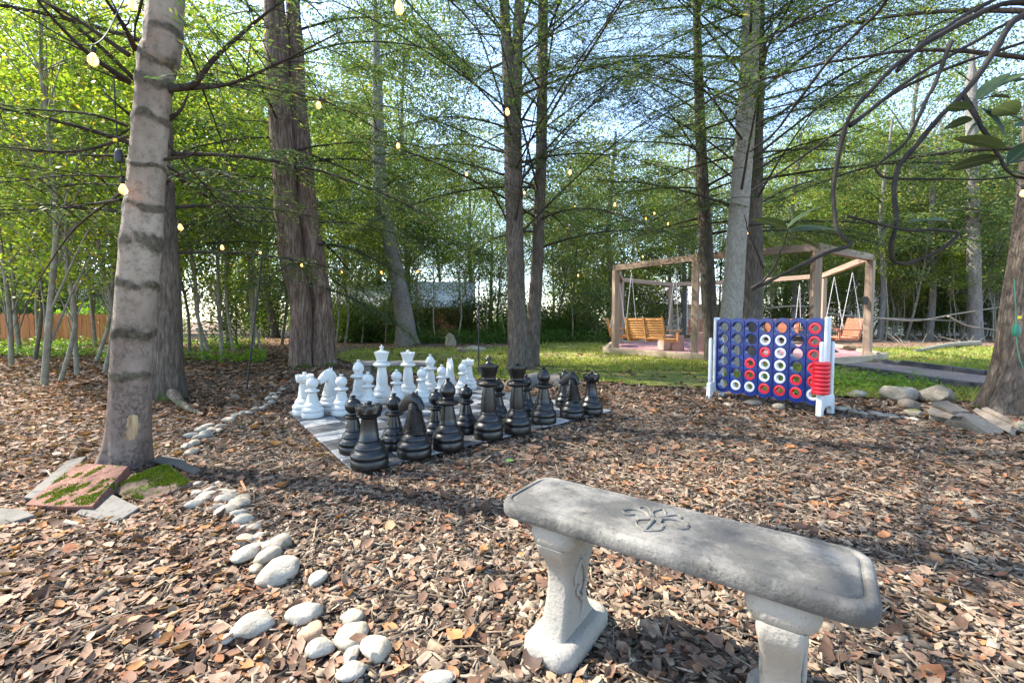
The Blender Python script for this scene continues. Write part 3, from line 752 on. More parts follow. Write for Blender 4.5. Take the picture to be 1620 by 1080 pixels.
# broad-leaved woods behind: a few kinds, each tree its own thing
def tree_kind(h, tr, crown_r, base, ncl, per, leaf, leafmat, barkmat, nb, lean=.05, flat=.5, sig=.45, seed=0):
    r = np.random.default_rng(seed)
    p = np.zeros((7, 3)); p[:, 2] = np.linspace(-.05, h * .9, 7); p[:, :2] = np.cumsum(r.normal(0, lean * h / 7, (7, 2)), 0); p[0, :2] = 0
    rr = np.linspace(tr, tr * .2, 14)
    pc = curve_pts(p, 14); parts = [(pc, tr, tr * .2)]
    C = r.normal(size=(ncl, 3)); C = nrm(C) * r.uniform(.25, 1, (ncl, 1)) ** .5
    C[:, :2] *= crown_r; C[:, 2] = base + (C[:, 2] * .5 + .5) * (h - base)
    j = np.clip(((C[:, 2]) / (h * .9) * 13).astype(int), 0, 13); C[:, :2] += pc[j, :2]
    for k in r.choice(ncl, min(nb, ncl), replace=False):
        jj = max(1, j[k] - int(r.integers(1, 4))); e = C[k]; s = pc[jj]
        mid = (s + e) / 2 + np.array([0, 0, .12 * np.linalg.norm(e - s)])
        parts.append((curve_pts([s, mid, e], 6), rr[jj] * .45, .006))
    k = r.integers(0, ncl, ncl * per)
    pos = C[k] + r.normal(0, 1, (len(k), 3)) * np.array([sig, sig, sig * flat])
    D = nrm(r.normal(size=(len(k), 3)) * np.array([1, 1, .5]) + np.array([0, 0, -.3])); U = nrm(r.normal(0, .55, (len(k), 3)) + np.array([0, 0, 1]))
    q = leaf_quads(pos, D, U, leaf * r.uniform(.6, 1.3, len(k)), leaf * .62 * r.uniform(.6, 1.2, len(k)))
    Vs, Fs, n = [], [], 0
    for pp, a, b in parts:
        V, F = tube_arrays(pp, a + (b - a) * np.linspace(0, 1, len(pp)), 8 if a == tr else 5); Vs.append(V); Fs.append(F + n); n += len(V)
    return idx_mesh("trunk", np.vstack(Vs), np.vstack(Fs), M[barkmat], True), fast_mesh("crown", q, 4, M[leafmat])
KIND = {
 'tallA': tree_kind(17, .2, 3.8, 3.8, 220, 150, .14, 'maple', 'bark_dark', 22, seed=21, sig=.6),
 'tallB': tree_kind(19, .24, 4.2, 3.0, 240, 170, .14, 'olive', 'bark_grey', 22, seed=22, sig=.65),
 'tallD': tree_kind(16, .18, 3.6, 3.2, 190, 140, .14, 'olive', 'bark_grey', 20, seed=33, sig=.6),
 'tallC': tree_kind(15, .17, 3.2, 3.0, 160, 140, .14, 'maple', 'sapling_dark', 20, seed=23, sig=.6),
 'midA': tree_kind(8.5, .048, 1.9, 1.6, 80, 66, .105, 'maple', 'sapling', 24, .09, seed=24, sig=.33, flat=.35),
 'midB': tree_kind(7.5, .04, 1.8, 1.8, 72, 66, .10, 'maple', 'sapling', 22, .1, seed=25, sig=.32, flat=.35),
 'midC': tree_kind(9, .046, 1.9, 2.2, 100, 70, .12, 'olive', 'sapling_dark', 22, .08, seed=26, sig=.36, flat=.4),
 'thinA': tree_kind(5.5, .04, 1.2, 1.6, 40, 55, .09, 'olive', 'sapling', 16, .12, seed=27, sig=.28),
 'thinB': tree_kind(6.0, .035, 1.1, 2.4, 30, 55, .10, 'maple', 'sapling', 14, .1, seed=28, sig=.28),
 'shrubA': tree_kind(1.7, .02, .95, .15, 60, 45, .10, 'deep', 'sapling_dark', 20, .1, seed=29, sig=.2, flat=.8),
 'shrubB': tree_kind(1.5, .018, .9, .1, 50, 45, .085, 'vivid', 'sapling_dark', 20, .1, seed=30, sig=.2, flat=.8),
 'shrubC': tree_kind(2.6, .03, 1.2, .3, 70, 45, .12, 'olive', 'sapling_dark', 24, .1, seed=31, sig=.3, flat=.8),
}
def plant(kind, x, y, name, label, cat, group, s=1.0, tilt=0.0, rz=None):
    r = empty(name, (x, y, 0), label, cat, group, rng.uniform(0, 2 * PI) if rz is None else rz)
    r.scale = (s, s, s * rng.uniform(.9, 1.12))
    if tilt: r.rotation_euler = (rng.normal(0, tilt), rng.normal(0, tilt), r.rotation_euler.z)
    link("trunk", KIND[kind][0], r); link("crown", KIND[kind][1], r)
    return r
def place(px, Y): return (px - 810) / FPX * Y
# slim trees of the leafy wood, on the fence side
ORD = ['first', 'second', 'third', 'fourth', 'fifth', 'sixth', 'seventh', 'eighth', 'ninth', 'tenth', 'eleventh', 'twelfth', 'thirteenth']
SLIM = [(70, 612, 'midA', .95), (95, 602, 'midB', .9), (122, 595, 'midA', .8), (165, 590, 'midB', 1), (55, 570, 'midC', 1), (18, 578, 'midA', 1), (150, 575, 'thinA', 1.1), (322, 568, 'midB', 1), (352, 570, 'midA', 1.05), (372, 566, 'thinB', 1.1), (300, 560, 'midC', 1), (415, 558, 'midB', 1.1), (230, 566, 'midA', 1.1)]
for px, py, k, s in SLIM:
    g = G(px, py); inn_ = px < 215; peers = sorted([q[0] for q in SLIM if (q[0] < 215) == inn_], reverse=inn_); nth = ORD[peers.index(px)]
    plant(k, g.x, g.y, "slim_tree", ("slim dark-stemmed tree " if k == 'midC' else "slim pale-stemmed tree ") + (f"before the orange fence, {nth} out from the ringed tree" if inn_ else f"between furrowed and twin-trunked trees, {nth} from the furrowed one"), "tree", "slim trees by the orange fence", s, .05)
for px, Y, k, s in [(30, 13, 'midA', 1.2), (110, 14, 'midB', 1.3), (190, 13, 'midA', 1.2), (250, 15, 'midC', 1.3), (330, 14, 'midB', 1.3), (400, 15, 'midA', 1.3), (-80, 13, 'midB', 1.3), (360, 17, 'midA', 1.4), (445, 18, 'midC', 1.3), (150, 17, 'midA', 1.4), (60, 18, 'midB', 1.5), (545, 19, 'midB', 1.2), (-20, 16, 'midA', 1.4), (280, 19, 'midA', 1.5)]:
    plant(k, place(px, Y), Y, "young_tree", "young leafy tree glowing yellow-green deep in the wood by the fence", "tree", "leafy trees deep in the fence-side wood", s, .04)
# thin bare-stemmed trees round the lawn and beyond the pergola
THIN = [(572, 20, 'thinB'), (610, 19, 'midC'), (668, 21, 'thinA'), (690, 20, 'thinB'), (722, 20, 'midB'), (768, 21, 'thinA'), (790, 22, 'midC'), (740, 23, 'thinB'), (802, 20.5, 'thinA'), (876, 22, 'midC'), (905, 21, 'thinB'), (930, 23, 'midB'), (948, 22, 'thinA'), (530, 18, 'midB'), (560, 24, 'midA'), (640, 25, 'midA'), (850, 25, 'midC')]
for px, Y, k in THIN:
    zone = 0 if px < 625 else 1 if px < 825 else 2; peers = sorted([q[0] for q in THIN if (0 if q[0] < 625 else 1 if q[0] < 825 else 2) == zone])
    plant(k, place(px, Y), Y, "thin_tree", f"thin tree at the lawn's far edge, {ORD[peers.index(px)]} after the {['twin-trunked', 'leaning', 'forked'][zone]} tree towards the pergola", "tree", "thin trees at the lawn's far edge", rng.uniform(.9, 1.25), .06)
for i in range(64):
    px = rng.uniform(1170, 1640); Y = rng.uniform(21.5, 29); k = ['thinA', 'thinB', 'midC', 'thinA'][i % 4]
    plant(k, place(px, Y), Y, "thin_tree", "thin bare-stemmed tree in the thicket beyond the pergola", "tree", "thin trees in the thicket beyond the pergola", rng.uniform(.8, 1.3), .08)
for px, Y, w in [(1392, 22.5, .12), (1470, 23, .14), (1252, 24, .12), (965, 24, .16), (1080, 26, .15)]:
    b = np.array([place(px, Y), Y, 0.]); pts = np.array([b + [0, 0, -.05], b + [.1, 0, 2.5], b + [-.1, .1, 6], b + [.2, 0, 11]])
    hemlock_tree("old_tree", "old grey trunk standing among thin stems beyond the pergola", [(pts, [w * 1.15, w, w * .85, w * .4], dict(seg=20, rows=40, furrow=.06, flare=.4, seed=int(px)))], M['bark_grey'], [(4, 10.5, 10, (2.2, 3.4), (0, .6), .2, 1)], 60, "old trunks beyond the pergola", leaf=(.14, .07))
pt, rt = px_path([(1543, 540, 27), (1541, 440, 24), (1539, 300, 21), (1537, 150, 18)], 0, 14)
hemlock_tree("stripped_tree", "thick tree with peeling patchy bark just beyond the broad flared tree", [(pt, rt, dict(seg=26, rows=60, furrow=.09, flare=.3, seed=77))], M['bark_grey'], [(4, 13, 14, (2.5, 4), (0, .6), .2, 1)], 70, leaf=(.13, .06))
# tall trees closing the view
i = 0
for ring, (Y0, Y1, n, sp) in enumerate([(24, 29, 13, 1.35), (30, 38, 22, 1.5), (40, 50, 28, 1.6)]):
    for q in range(n):
        px = -420 + (2460) * (q + rng.uniform(.15, .85)) / n; Y = rng.uniform(Y0, Y1); x = place(px, Y)
        if ring == 1 and 960 < px < 1120 and Y < 34: continue
        if ring == 0 and 700 < px < 1180: continue
        if ring == 1 and 700 < px < 1250 and q % 2: continue
        if ring < 2 and -100 < px < 480 and q % 2: continue
        k = ['tallA', 'tallC', 'tallB'][i % 3] if px < 640 else ['tallB', 'tallD', 'tallB', 'tallA', 'tallD'][i % 5]; i += 1
        where = "behind the orange fence" if px < 520 else ("beyond the lawn" if px < 960 else "beyond the pergola")
        plant(k, x, Y, "tall_tree", f"tall broad-leaved tree closing the wood {where}", "tree", f"tall trees {where}", rng.uniform(.9, 1.15), .02)
# undergrowth shrubs
for i in range(32):
    px = rng.uniform(-120, 560); Y = rng.uniform(20, 26) if px < 210 else rng.uniform(14, 23) if px < 420 else rng.uniform(18, 24); k = ['shrubB', 'shrubC', 'shrubB', 'shrubA'][i % 4]
    plant(k, place(px, Y), Y, "shrub", "yellow-green shrub on the wood floor by the orange fence" if k == 'shrubB' else "green shrub on the wood floor by the orange fence", "shrub", "yellow-green shrubs by the fence" if k == 'shrubB' else "green shrubs by the fence", rng.uniform(.7, 1.2))
for i in range(44):
    px = rng.uniform(540, 985); Y = rng.uniform(20.5, 25); k = ['shrubA', 'shrubA', 'shrubC', 'shrubB'][i % 4]
    plant(k, place(px, Y), Y, "shrub", "low dark green shrub along the lawn's far edge" if k != 'shrubB' else "bright green shrub along the lawn's far edge", "shrub", "dark shrubs beyond the lawn" if k != 'shrubB' else "bright shrubs beyond the lawn", rng.uniform(.6, 1.1))
for i in range(22):
    px = rng.uniform(990, 1700); Y = rng.uniform(23.5, 29); k = 'shrubC'
    plant(k, place(px, Y), Y, "shrub", "loose green shrub in the thicket beyond the pergola", "shrub", "shrubs beyond the pergola", rng.uniform(.6, 1.3))

for i in range(60):
    px = rng.uniform(-350, 1950); Y = rng.uniform(26, 36)
    if (600 < px < 780 and Y < 34) or (px > 1180 and i % 3): continue
    plant(['shrubC', 'shrubB', 'shrubC'][i % 3], place(px, Y), Y, "tall_shrub", "tall leafy shrub filling the wood's depth between far trunks", "shrub", "tall shrubs deep in the wood", rng.uniform(1.3, 2.2))

for i, (px, Y, k) in enumerate([(900, 24, 'midC'), (985, 23.5, 'midC'), (1030, 25, 'midB'), (1085, 24, 'midC'), (1140, 25, 'midC'), (1205, 24.5, 'midB'), (1240, 26, 'midC'), (940, 27, 'midC'), (1060, 28, 'midC'), (1000, 29, 'midA')]):
    plant(k, place(px, Y), Y, "leafy_tree", f"leafy young tree behind the pergola, {ORD[[900, 940, 985, 1000, 1030, 1060, 1085, 1140, 1205, 1240].index(px)]} from the forked tree's side", "tree", "leafy trees behind the pergola", rng.uniform(1.1, 1.4), .05)
# ------------------------------------------------------------------ far houses and fence
def gable_house(name, label, x, y, w, d, hw, hr, wall, roof, rz, wins, ridge_x=True):
    r = empty(name, (x, y, 0), label, "house", None, rz)
    m = MB(); m.box((0, 0, hw / 2 - .1), (w, d, hw + .2)); m.build("wall", M[wall], r)
    m = MB(); ov = .35; t = .12
    for sgn in (-1, 1):
        v = [(-w / 2 - ov, sgn * (d / 2 + ov), hw - .12), (w / 2 + ov, sgn * (d / 2 + ov), hw - .12), (w / 2 + ov, 0, hw + hr), (-w / 2 - ov, 0, hw + hr)]
        v += [(a, b, c + t) for a, b, c in v]
        m.add(v, [(0, 1, 2, 3), (7, 6, 5, 4), (0, 4, 5, 1), (1, 5, 6, 2), (2, 6, 7, 3), (3, 7, 4, 0)])
    m.build("roof", M[roof], r)
    m = MB(); 
    for sx in (-1, 1): m.add([(sx * (w / 2 - .01), -d / 2, hw), (sx * (w / 2 - .01), d / 2, hw), (sx * (w / 2 - .01), 0, hw + hr - .02)], [(0, 1, 2)])
    m.build("gable", M[wall], r)
    for wx, wz, ww, wh in wins:
        m = MB(); m.box((0, 0, 0), (ww, .06, wh)); wo_ = m.build("window", M['pane'], r, (wx, -d / 2 - .02, wz))
        m = MB()
        for a, b, c, e in ((-ww / 2, 0, .07, wh + .14), (ww / 2, 0, .07, wh + .14), (0, -wh / 2, ww, .07), (0, wh / 2, ww, .07), (0, 0, .04, wh)):
            m.box((a, -.03, b), (c, .05, e))
        m.build("frame", M['house_white'], wo_)
    return r
gable_house("red_barn", "long red building under a pale roof glimpsed behind the leaning tree", place(640, 33), 34.5, 9.5, 6, 2.0, 1.9, 'house_red', 'house_roof', .05, [(-2.6, 1.3, .8, .8), (1.5, 1.3, .8, .8)])
gable_house("white_house", "white house with a pale roof showing through the trees behind the broad tree", place(1560, 31), 32, 13, 6, 2.4, 1.8, 'house_white', 'house_roof', -.12, [(-3.5, 1.4, 1, 1), (2.5, 1.4, 1, 1)])
gable_house("white_cottage", "small white cottage seen between the pergola posts and the pale tree", place(1085, 37), 38, 8, 5, 2.3, 1.5, 'house_white', 'house_roof', .08, [(1.5, 1.3, .8, .9)])
gable_house("grey_house", "pale house with a dark window beyond the orange fence", place(25, 31), 33, 8, 6, 2.5, 1.8, 'house_white', 'house_roof', .5, [(0, 1.5, 1, 1)])
# orange board fence, every board its own part
a = Vector((place(-90, 17.5), 17.5, 0)); b = Vector((place(262, 19.8), 19.8, 0))
fence = empty("board_fence", a, "orange-brown board fence with pointed tops behind the slim trees", "fence")
d = b - a; n = int(d.length / .155); fr_rot = math.atan2(d.y, d.x)
me_b = []
for k in range(3):
    m = MB(); h = 1.28 + .02 * k; w = .142
    v = [(-w / 2, -.011, -.02), (w / 2, -.011, -.02), (w / 2, -.011, h - .08), (0, -.011, h), (-w / 2, -.011, h - .08)]
    v += [(x, .011, z) for x, y, z in v]
    m.add(v, [(0, 1, 2, 3, 4), (9, 8, 7, 6, 5)] + [(i, 5 + i, 5 + (i + 1) % 5, (i + 1) % 5) for i in range(5)]); me_b.append(m.mesh("board", M['fence']))
for i in range(n):
    o = link("board", me_b[i % 3], fence, d * ((i + .5) / n)); o.rotation_euler = (random.uniform(-.01, .01), random.uniform(-.012, .012), fr_rot)
for z in (.3, 1.0):
    m = MB(); m.box((0, 0, 0), (d.length, .05, .09)); o = m.build("rail", M['fence'], fence, d / 2 + Vector((0, .05, z))); o.rotation_euler.z = fr_rot
for i in range(0, n, 15):
    m = MB(); m.box((0, 0, .6), (.1, .1, 1.25)); o = m.build("post", M['fence'], fence, d * (i / n) + Vector((0, .13, 0))); o.rotation_euler.z = fr_rot

# ------------------------------------------------------------------ pergola and swings
TOPZ = 2.54; BEAMH = .16
perg = empty("pergola", (PC.x, PC.y, .1), "large open ring of timber posts and beams holding porch swings", "pergola")
for i, k in enumerate(ORDER):
    x, y = PG[k]; m = MB(); ang = math.atan2(y - PC.y, x - PC.x); hgt = TOPZ - .1
    m.box((0, 0, hgt / 2), (.17, .17, hgt), Matrix.Rotation(ang, 3, 'Z')); m.build("post", M['timber_v'], perg, (x - PC.x, y - PC.y, 0), bevel=.012)
for i, k in enumerate(ORDER):
    p0 = Vector((*PG[k], 0)); p1_ = Vector((*PG[ORDER[(i + 1) % 8]], 0)); d = p1_ - p0
    m = MB(); m.box((0, 0, 0), (d.length + .13, .13, BEAMH))
    o = m.build("beam", M['timber_x'], perg, (p0 + p1_) / 2 - PC + Vector((0, 0, TOPZ - .1 + BEAMH / 2 + .006 * (i % 2)))); o.rotation_euler.z = math.atan2(d.y, d.x)
m = MB(); m.box((0, 0, 0), (.11, .07, .2)); m.build("outlet_box", M['iron'], perg, (PG['G'][0] - PC.x - .14, PG['G'][1] - PC.y - .03, 1.42), bevel=.01)
slat_me = {}
def make_swing(mat, label, pa, pb_, w=1.25, side=1):
    mid = (Vector((*PG[pa], 0)) + Vector((*PG[pb_], 0))) / 2; inn = (PC - mid); inn.z = 0; inn.normalize()
    rz = math.atan2(inn.y, inn.x) - PI / 2
    root = empty("porch_swing", (mid.x, mid.y, .48), label, "porch swing", "porch swings hung in the pergola", rz)   # local +y faces the middle
    key = (mat, w)
    if key not in slat_me:
        m = MB(); m.box((0, 0, 0), (w, .02, .062)); s1 = m.mesh("slat", M[mat], bevel=.004, bseg=1)
        m = MB(); m.box((0, 0, 0), (w, .062, .02)); s2 = m.mesh("slat", M[mat], bevel=.004, bseg=1); slat_me[key] = (s1, s2)
    for j in range(7): link("slat", slat_me[key][1], root, (0, -.2 + .078 * j, .0 + (.004 if j in (0, 6) else 0)))
    for j in range(8):
        o = link("slat", slat_me[key][0], root, (0, -.245 - .016 * j, .07 + .069 * j)); o.rotation_euler.x = -.24 + PI * 0
    for x in (-w / 2 + .03, 0, w / 2 - .03):
        m = MB(); m.box((0, .03, -.045), (.045, .56, .06)); m.box((0, -.33, .29), (.045, .04, .66), Matrix.Rotation(.22, 3, 'X')); m.build("frame", M[mat], root, (x, 0, 0))
    for sx in (-1, 1):
        m = MB(); m.box((sx * (w / 2 + .05), .03, .25), (.1, .6, .03)); m.box((sx * (w / 2 + .04), .25, .1), (.05, .05, .3)); m.build("arm", M[mat], root)
    for sx in (-1, 1):
        for sy, zz in ((.24, .27), (-.28, .27)):
            top = Vector((sx * (w / 2 + .1), 0, TOPZ - .48 - .12)); bot = Vector((sx * (w / 2 + .07), sy, zz)); L = (top - bot).length; k = int(L / .07)
            m = MB(); pts = [bot.lerp(top, q / (k * 2)) for q in range(k * 2 + 1)]
            m.tube([tuple(p) for p in pts], np.array([.006 if q % 2 else .014 for q in range(len(pts))]), 5); m.build("chain", M['chain'], root)
    return root
make_swing('swing', "orange cedar porch swing turning its slatted back towards the lawn", 'A', 'D')
make_swing('swing', "orange cedar porch swing seen end-on behind the pergola corner post", 'B', 'A', 1.2)
make_swing('swing_red', "reddish porch swing hanging on the pergola's far side by the slim tree", 'C', 'X')
make_swing('swing_red', "reddish porch swing partly seen through the blue board's holes", 'X', 'F')
make_swing('swing_red', "dark reddish porch swing hanging beside the pergola's outer post", 'F', 'G')
def block(px, py, Y, w, h, label, rz):
    g = P(px, py, Y); root = MB(); n = 12
    out = [(-w / 2 + w * t / n, -.16 - .10 * math.sin(PI * t / n)) for t in range(n + 1)] + [(w / 2 - w * t / n, .16 - .06 * math.sin(PI * t / n)) for t in range(n + 1)]
    root.prism(out, 0, h, .06); o = root.build("fire_ring_block", M['pinkblock'], None, (g.x, g.y, .1), bevel=.015)
    o.rotation_euler.z = rz; tag(o, label, "stone block", "pink cast blocks inside the pergola")
block(1054, 554, 13.6, .42, .46, "curved pink cast block beside the orange swing", .3)
block(1072, 556, 13.4, .36, .46, "narrow pink cast block next to its curved twin", -.3)
block(1112, 558, 13.0, .50, .55, "tall pink cast block between the front post and the slim tree", .1)
block(1190, 558, 13.6, .50, .5, "pink cast block showing through the game board's holes", -.1)
# small path light, log end by the post
g = G(1316, 583); m = MB(); m.tube([(0, 0, 0), (0, 0, .34)], .012, 8); m.lathe([(.0, .42), (.05, .40), (.11, .36), (.11, .345), (.03, .34)], 16)
tag(m.build("path_light", M['iron'], None, g, smooth=40), "small black mushroom-shaped path light by the pergola pad", "path light")
g = G(1383, 571); m = MB(); m.box((0, 0, .1), (.34, .22, .2), Matrix.Rotation(.5, 3, 'Z') @ Matrix.Rotation(.2, 3, 'Y'))
tag(m.build("timber_offcut", M['drift'], None, g, bevel=.02), "rough timber offcut lying at the foot of the pergola's outer post", "log")
# fallen dead wood
m = MB(); A_ = G(1447, 557); B_ = P(1548, 547, 17.5); pp = curve_pts([tuple(A_ + Vector((0, 0, .04))), tuple(A_.lerp(B_, .5) + Vector((0, 0, .14))), tuple(B_ + Vector((0, 0, .1)))], 12)
m.tube(pp - np.array(A_), np.linspace(.05, .11, 12), 10); tag(m.build("fallen_log", M['sapling'], None, A_, smooth=60), "pale fallen trunk lying across the sunlit lawn", "log")
for pts, Y, r0, lab in [([(1375, 502), (1450, 507), (1510, 497), (1580, 486)], 21, .055, "long bare dead branch propped level in the thicket"), ([(1300, 495), (1380, 503), (1480, 506), (1560, 512)], 22, .06, "grey dead pole lying across thin stems beyond the pergola"),
                       ([(1180, 492), (1260, 484), (1340, 492)], 23, .06, "dead pole lodged level among stems behind the game board"), ([(1500, 500), (1530, 515), (1575, 522)], 20, .05, "forked dead branch drooping towards the broad tree")]:
    q = curve_pts([tuple(P(x, y, Y)) for x, y in pts], 14); m = MB(); m.tube(q - q[0], np.linspace(r0, r0 * .5, 14), 7)
    tag(m.build("dead_branch", M['drift'], None, Vector(q[0]), smooth=60), lab, "branch", "dead branches in the thicket")
for i in range(26):
    x0 = rng.uniform(1400, 1560); g = P(x0, 530, rng.uniform(19.5, 21.5)); m = MB(); L = rng.uniform(.5, 1.3); az = rng.uniform(0, PI); el = rng.uniform(.1, 1.0)
    q = limb_curve((0, 0, 0), az, el, L, .2, 8, .12); m.tube(q, np.linspace(.016, .004, 8), 5)
    tag(m.build("dead_branch", M['drift'], None, (g.x, g.y, .0), smooth=60), "thin dead branch in the tangled brush heap beyond the lawn", "branch", "brush heap of dead branches")
m = MB(); m.box((0, 0, 0), (.9, .3, .22)); g = P(1192, 482, 26)
m2 = [Vector(v) for v in m.V]; o = m.build("kayak", M['yellow'], None, g, smooth=40, bevel=.1, bseg=3); tag(o, "yellow plastic slide end glimpsed behind the pale tree and board", "slide"); o.name = "yellow_slide"
m = MB(); m.box((0, 0, -.9), (.12, .12, 1.7)); o.location = g; m.build("support", M['drift'], o)

# ------------------------------------------------------------------ chess set
QA, QB, QC, QD = np.array([-.966, 3.03]), np.array([.845, 4.75]), np.array([-2.186, 4.68]), np.array([-.627, 6.38])   # rook squares: black, black, white, white
def sq(f, r):        # centre of file f, rank r
    u, v = f / 7, r / 7
    q = QA * (1 - u) * (1 - v) + QB * u * (1 - v) + QC * (1 - u) * v + QD * u * v
    return Vector((q[0], q[1], 0))
mat_c = sq(3.5, 3.5)
chess_mat = empty("chess_mat", (mat_c.x, mat_c.y, 0), "chequered mat of grey and black plastic grid tiles under the giant chessmen", "chess board")
for f in range(8):
    for r in range(8):
        c = sq(f, r); cor = [sq(f + a * .492, r + b * .492) - c for a, b in ((-1, -1), (1, -1), (1, 1), (-1, 1))]
        dd = cor[1] - cor[0]; an = math.atan2(dd.y, dd.x); Rm = Matrix.Rotation(-an, 3, 'Z')
        m = MB(); m.prism([tuple(Rm @ q)[:2] for q in cor], 0, .02); o = m.build("tile", M['tile_dark' if (f + r) % 2 == 0 else 'tile_light'], chess_mat, c - mat_c + Vector((0, 0, random.uniform(.012, .016))), bevel=.004, bseg=1)
        o.rotation_euler = (random.uniform(-.006, .006), random.uniform(-.006, .006), an)
TZ = .036
def base_prof(R, h):     # heavy turned foot
    return [(R * .96, 0), (R * .99, .004), (R, .012), (R, h * .30), (R * .97, h * .335), (R * .93, h * .345), (R * .93, h * .36), (R * 1.0, h * .40), (R * 1.015, h * .48), (R * .97, h * .56), (R * .86, h * .64), (R * .80, h * .68), (R * .78, h * .71), (R * .80, h * .74), (R * .79, h * .78), (R * .73, h * .86), (R * .62, h * .95), (R * .56, h)]
def ball(r, zc, n=12, a0=-1.3, a1=1.45): return [(r * math.cos(a), zc + r * math.sin(a)) for a in np.linspace(a0, a1, n)]
def chess_proto(kind):
    """kind -> list of (part name, profile or mesh builder); heights in metres"""
    S = {'pawn': (.415, .105), 'rook': (.435, .122), 'knight': (.455, .122), 'bishop': (.535, .12), 'queen': (.60, .122), 'king': (.67, .124)}[kind]
    H, R = S; out = []
    bh = {'pawn': .155, 'rook': .17, 'knight': .165, 'bishop': .18, 'queen': .19, 'king': .195}[kind]
    out.append(("base", base_prof(R, bh), None))
    def stem(z0, z1, r0, r1, coll, zc0, zc1):
        return [(r0, z0), (r0 * 1.02, z0 + .006), (r0, z0 + .012), (r0 * .93, z0 + .018), (r0 * .8 + r1 * .2, z0 + (z1 - z0) * .35), (r1 * 1.03, z1 - .012), (r1, z1), (coll * .86, zc0), (coll, zc0 + (zc1 - zc0) * .3), (coll, zc0 + (zc1 - zc0) * .55), (coll * .8, zc1 - .004), (r1 * .95, zc1)]
    if kind == 'pawn':
        out.append(("stem", stem(bh, .245, R * .55, R * .37, R * .66, .25, .28), None))
        out.append(("head", [(R * .35, .28), (R * .33, .29)] + ball(.058, .338, 14, -.95, 1.3), None))
        out.append(("finial", [(.014, .388), (.012, .398), (.018, .403), (.021, .409), (.016, .415), (.004, .417)], None))
    elif kind == 'rook':
        out.append(("stem", [(R * .56, bh), (R * .57, bh + .008), (R * .53, bh + .014), (R * .47, .25), (R * .41, .315), (R * .42, .322), (R * .62, .334), (R * .66, .345), (R * .6, .352)], None))
        out.append(("head", [(R * .6, .352), (R * .68, .356), (R * .69, .366), (R * .7, .37), (R * .72, .40), (R * .7, .408), (R * .55, .409), (R * .52, .403), (R * .1, .405)], 'crenel'))
        out.append(("finial", [(.014, .403), (.013, .412), (.019, .418), (.022, .425), (.017, .432), (.004, .435)], None))
    elif kind == 'bishop':
        out.append(("stem", stem(bh, .325, R * .55, R * .36, R * .72, .332, .372), None))
        out.append(("head", [(R * .36, .372), (R * .4, .382), (R * .36, .388), (.046, .396), (.058, .415), (.0605, .432), (.057, .452), (.047, .475), (.034, .493), (.02, .506), (.012, .512)], 'cleft'))
        out.append(("finial", [(.011, .510), (.012, .516), (.018, .520), (.020, .526), (.015, .533), (.004, .535)], None))
    elif kind == 'queen':
        out.append(("stem", stem(bh, .395, R * .56, R * .38, R * .76, .402, .45), None))
        out.append(("head", [(R * .42, .45), (R * .5, .458), (R * .48, .466), (R * .5, .48), (R * .62, .53), (R * .72, .562), (R * .7, .570), (R * .5, .574), (R * .3, .578)], 'wavy'))
        out.append(("finial", [(.02, .574), (.016, .582), (.022, .588), (.024, .594), (.017, .6), (.004, .603)], None))
    elif kind == 'king':
        out.append(("stem", stem(bh, .42, R * .56, R * .38, R * .8, .428, .478), None))
        out.append(("head", [(R * .42, .478), (R * .5, .486), (R * .47, .496), (R * .5, .51), (R * .62, .565), (R * .69, .588), (R * .68, .596), (R * .5, .604), (R * .26, .612), (R * .22, .618)], None))
        out.append(("cross", None, 'cross'))
    else:
        out.append(("horse_head", None, 'horse'))
    return out
def horse(matr):
    m = MB(); NZ = 15
    # neck: stacked cross-sections, local +x is where the horse looks; the mane (-x side) is stepped into ridges
    secs = []
    for i in range(NZ):
        t = i / (NZ - 1); z = .165 + t * .20
        front = .085 - .055 * t ** .8; back = -.088 + .045 * t; half = .072 - .034 * t
        for dz, k in ((0, 1.0), (.0085, 1.0), (.0095, .90), (.0135, .90)):
            b = back * (k if k == 1 else .9); hw = half * (1 if k == 1 else .93)
            secs.append((z + dz, [(front, 0), (front * .75, hw * .8), (front * .1, hw), (b * .75, hw * .85), (b, hw * .3), (b, -hw * .3), (b * .75, -hw * .85), (front * .1, -hw), (front * .75, -hw * .8)]))
    n = 9; V = [(x, y, z) for z, s in secs for x, y in s]
    F = [(i * n + j, i * n + (j + 1) % n, (i + 1) * n + (j + 1) % n, (i + 1) * n + j) for i in range(len(secs) - 1) for j in range(n)]
    F += [tuple(range(n - 1, -1, -1)), tuple(range((len(secs) - 1) * n, len(secs) * n))]
    m.add(V, F)
    # head: wedge from poll to muzzle, pointing forward and down
    hp = [(-.055, .375, .034, .044), (-.01, .392, .037, .055), (.03, .385, .034, .052), (.075, .362, .028, .040), (.108, .338, .025, .033), (.125, .325, .021, .026)]
    V = []; 
    for x, z, hw, hh in hp:
        V += [(x + hh * .35, -hw * .7, z + hh), (x + hh * .35, hw * .7, z + hh), (x, hw, z + hh * .2), (x - hh * .45, hw * .8, z - hh), (x - hh * .45, -hw * .8, z - hh), (x, -hw, z + hh * .2)]
    F = [(i * 6 + j, i * 6 + (j + 1) % 6, (i + 1) * 6 + (j + 1) % 6, (i + 1) * 6 + j) for i in range(len(hp) - 1) for j in range(6)] + [tuple(range(5, -1, -1)), tuple(range(30, 36))]
    m.add(V, F)
    m.lathe([(.068, .155), (.072, .163), (.07, .17), (.05, .175)], 20)
    for s in (-1, 1):      # ears
        m.add([(-.03, s * .012, .43), (.005, s * .012, .437), (.002, s * .034, .425), (-.012, s * .026, .47)], [(0, 1, 3), (1, 2, 3), (2, 0, 3), (0, 2, 1)])
    return m.mesh("horse_head", matr, 35, .003, 1)
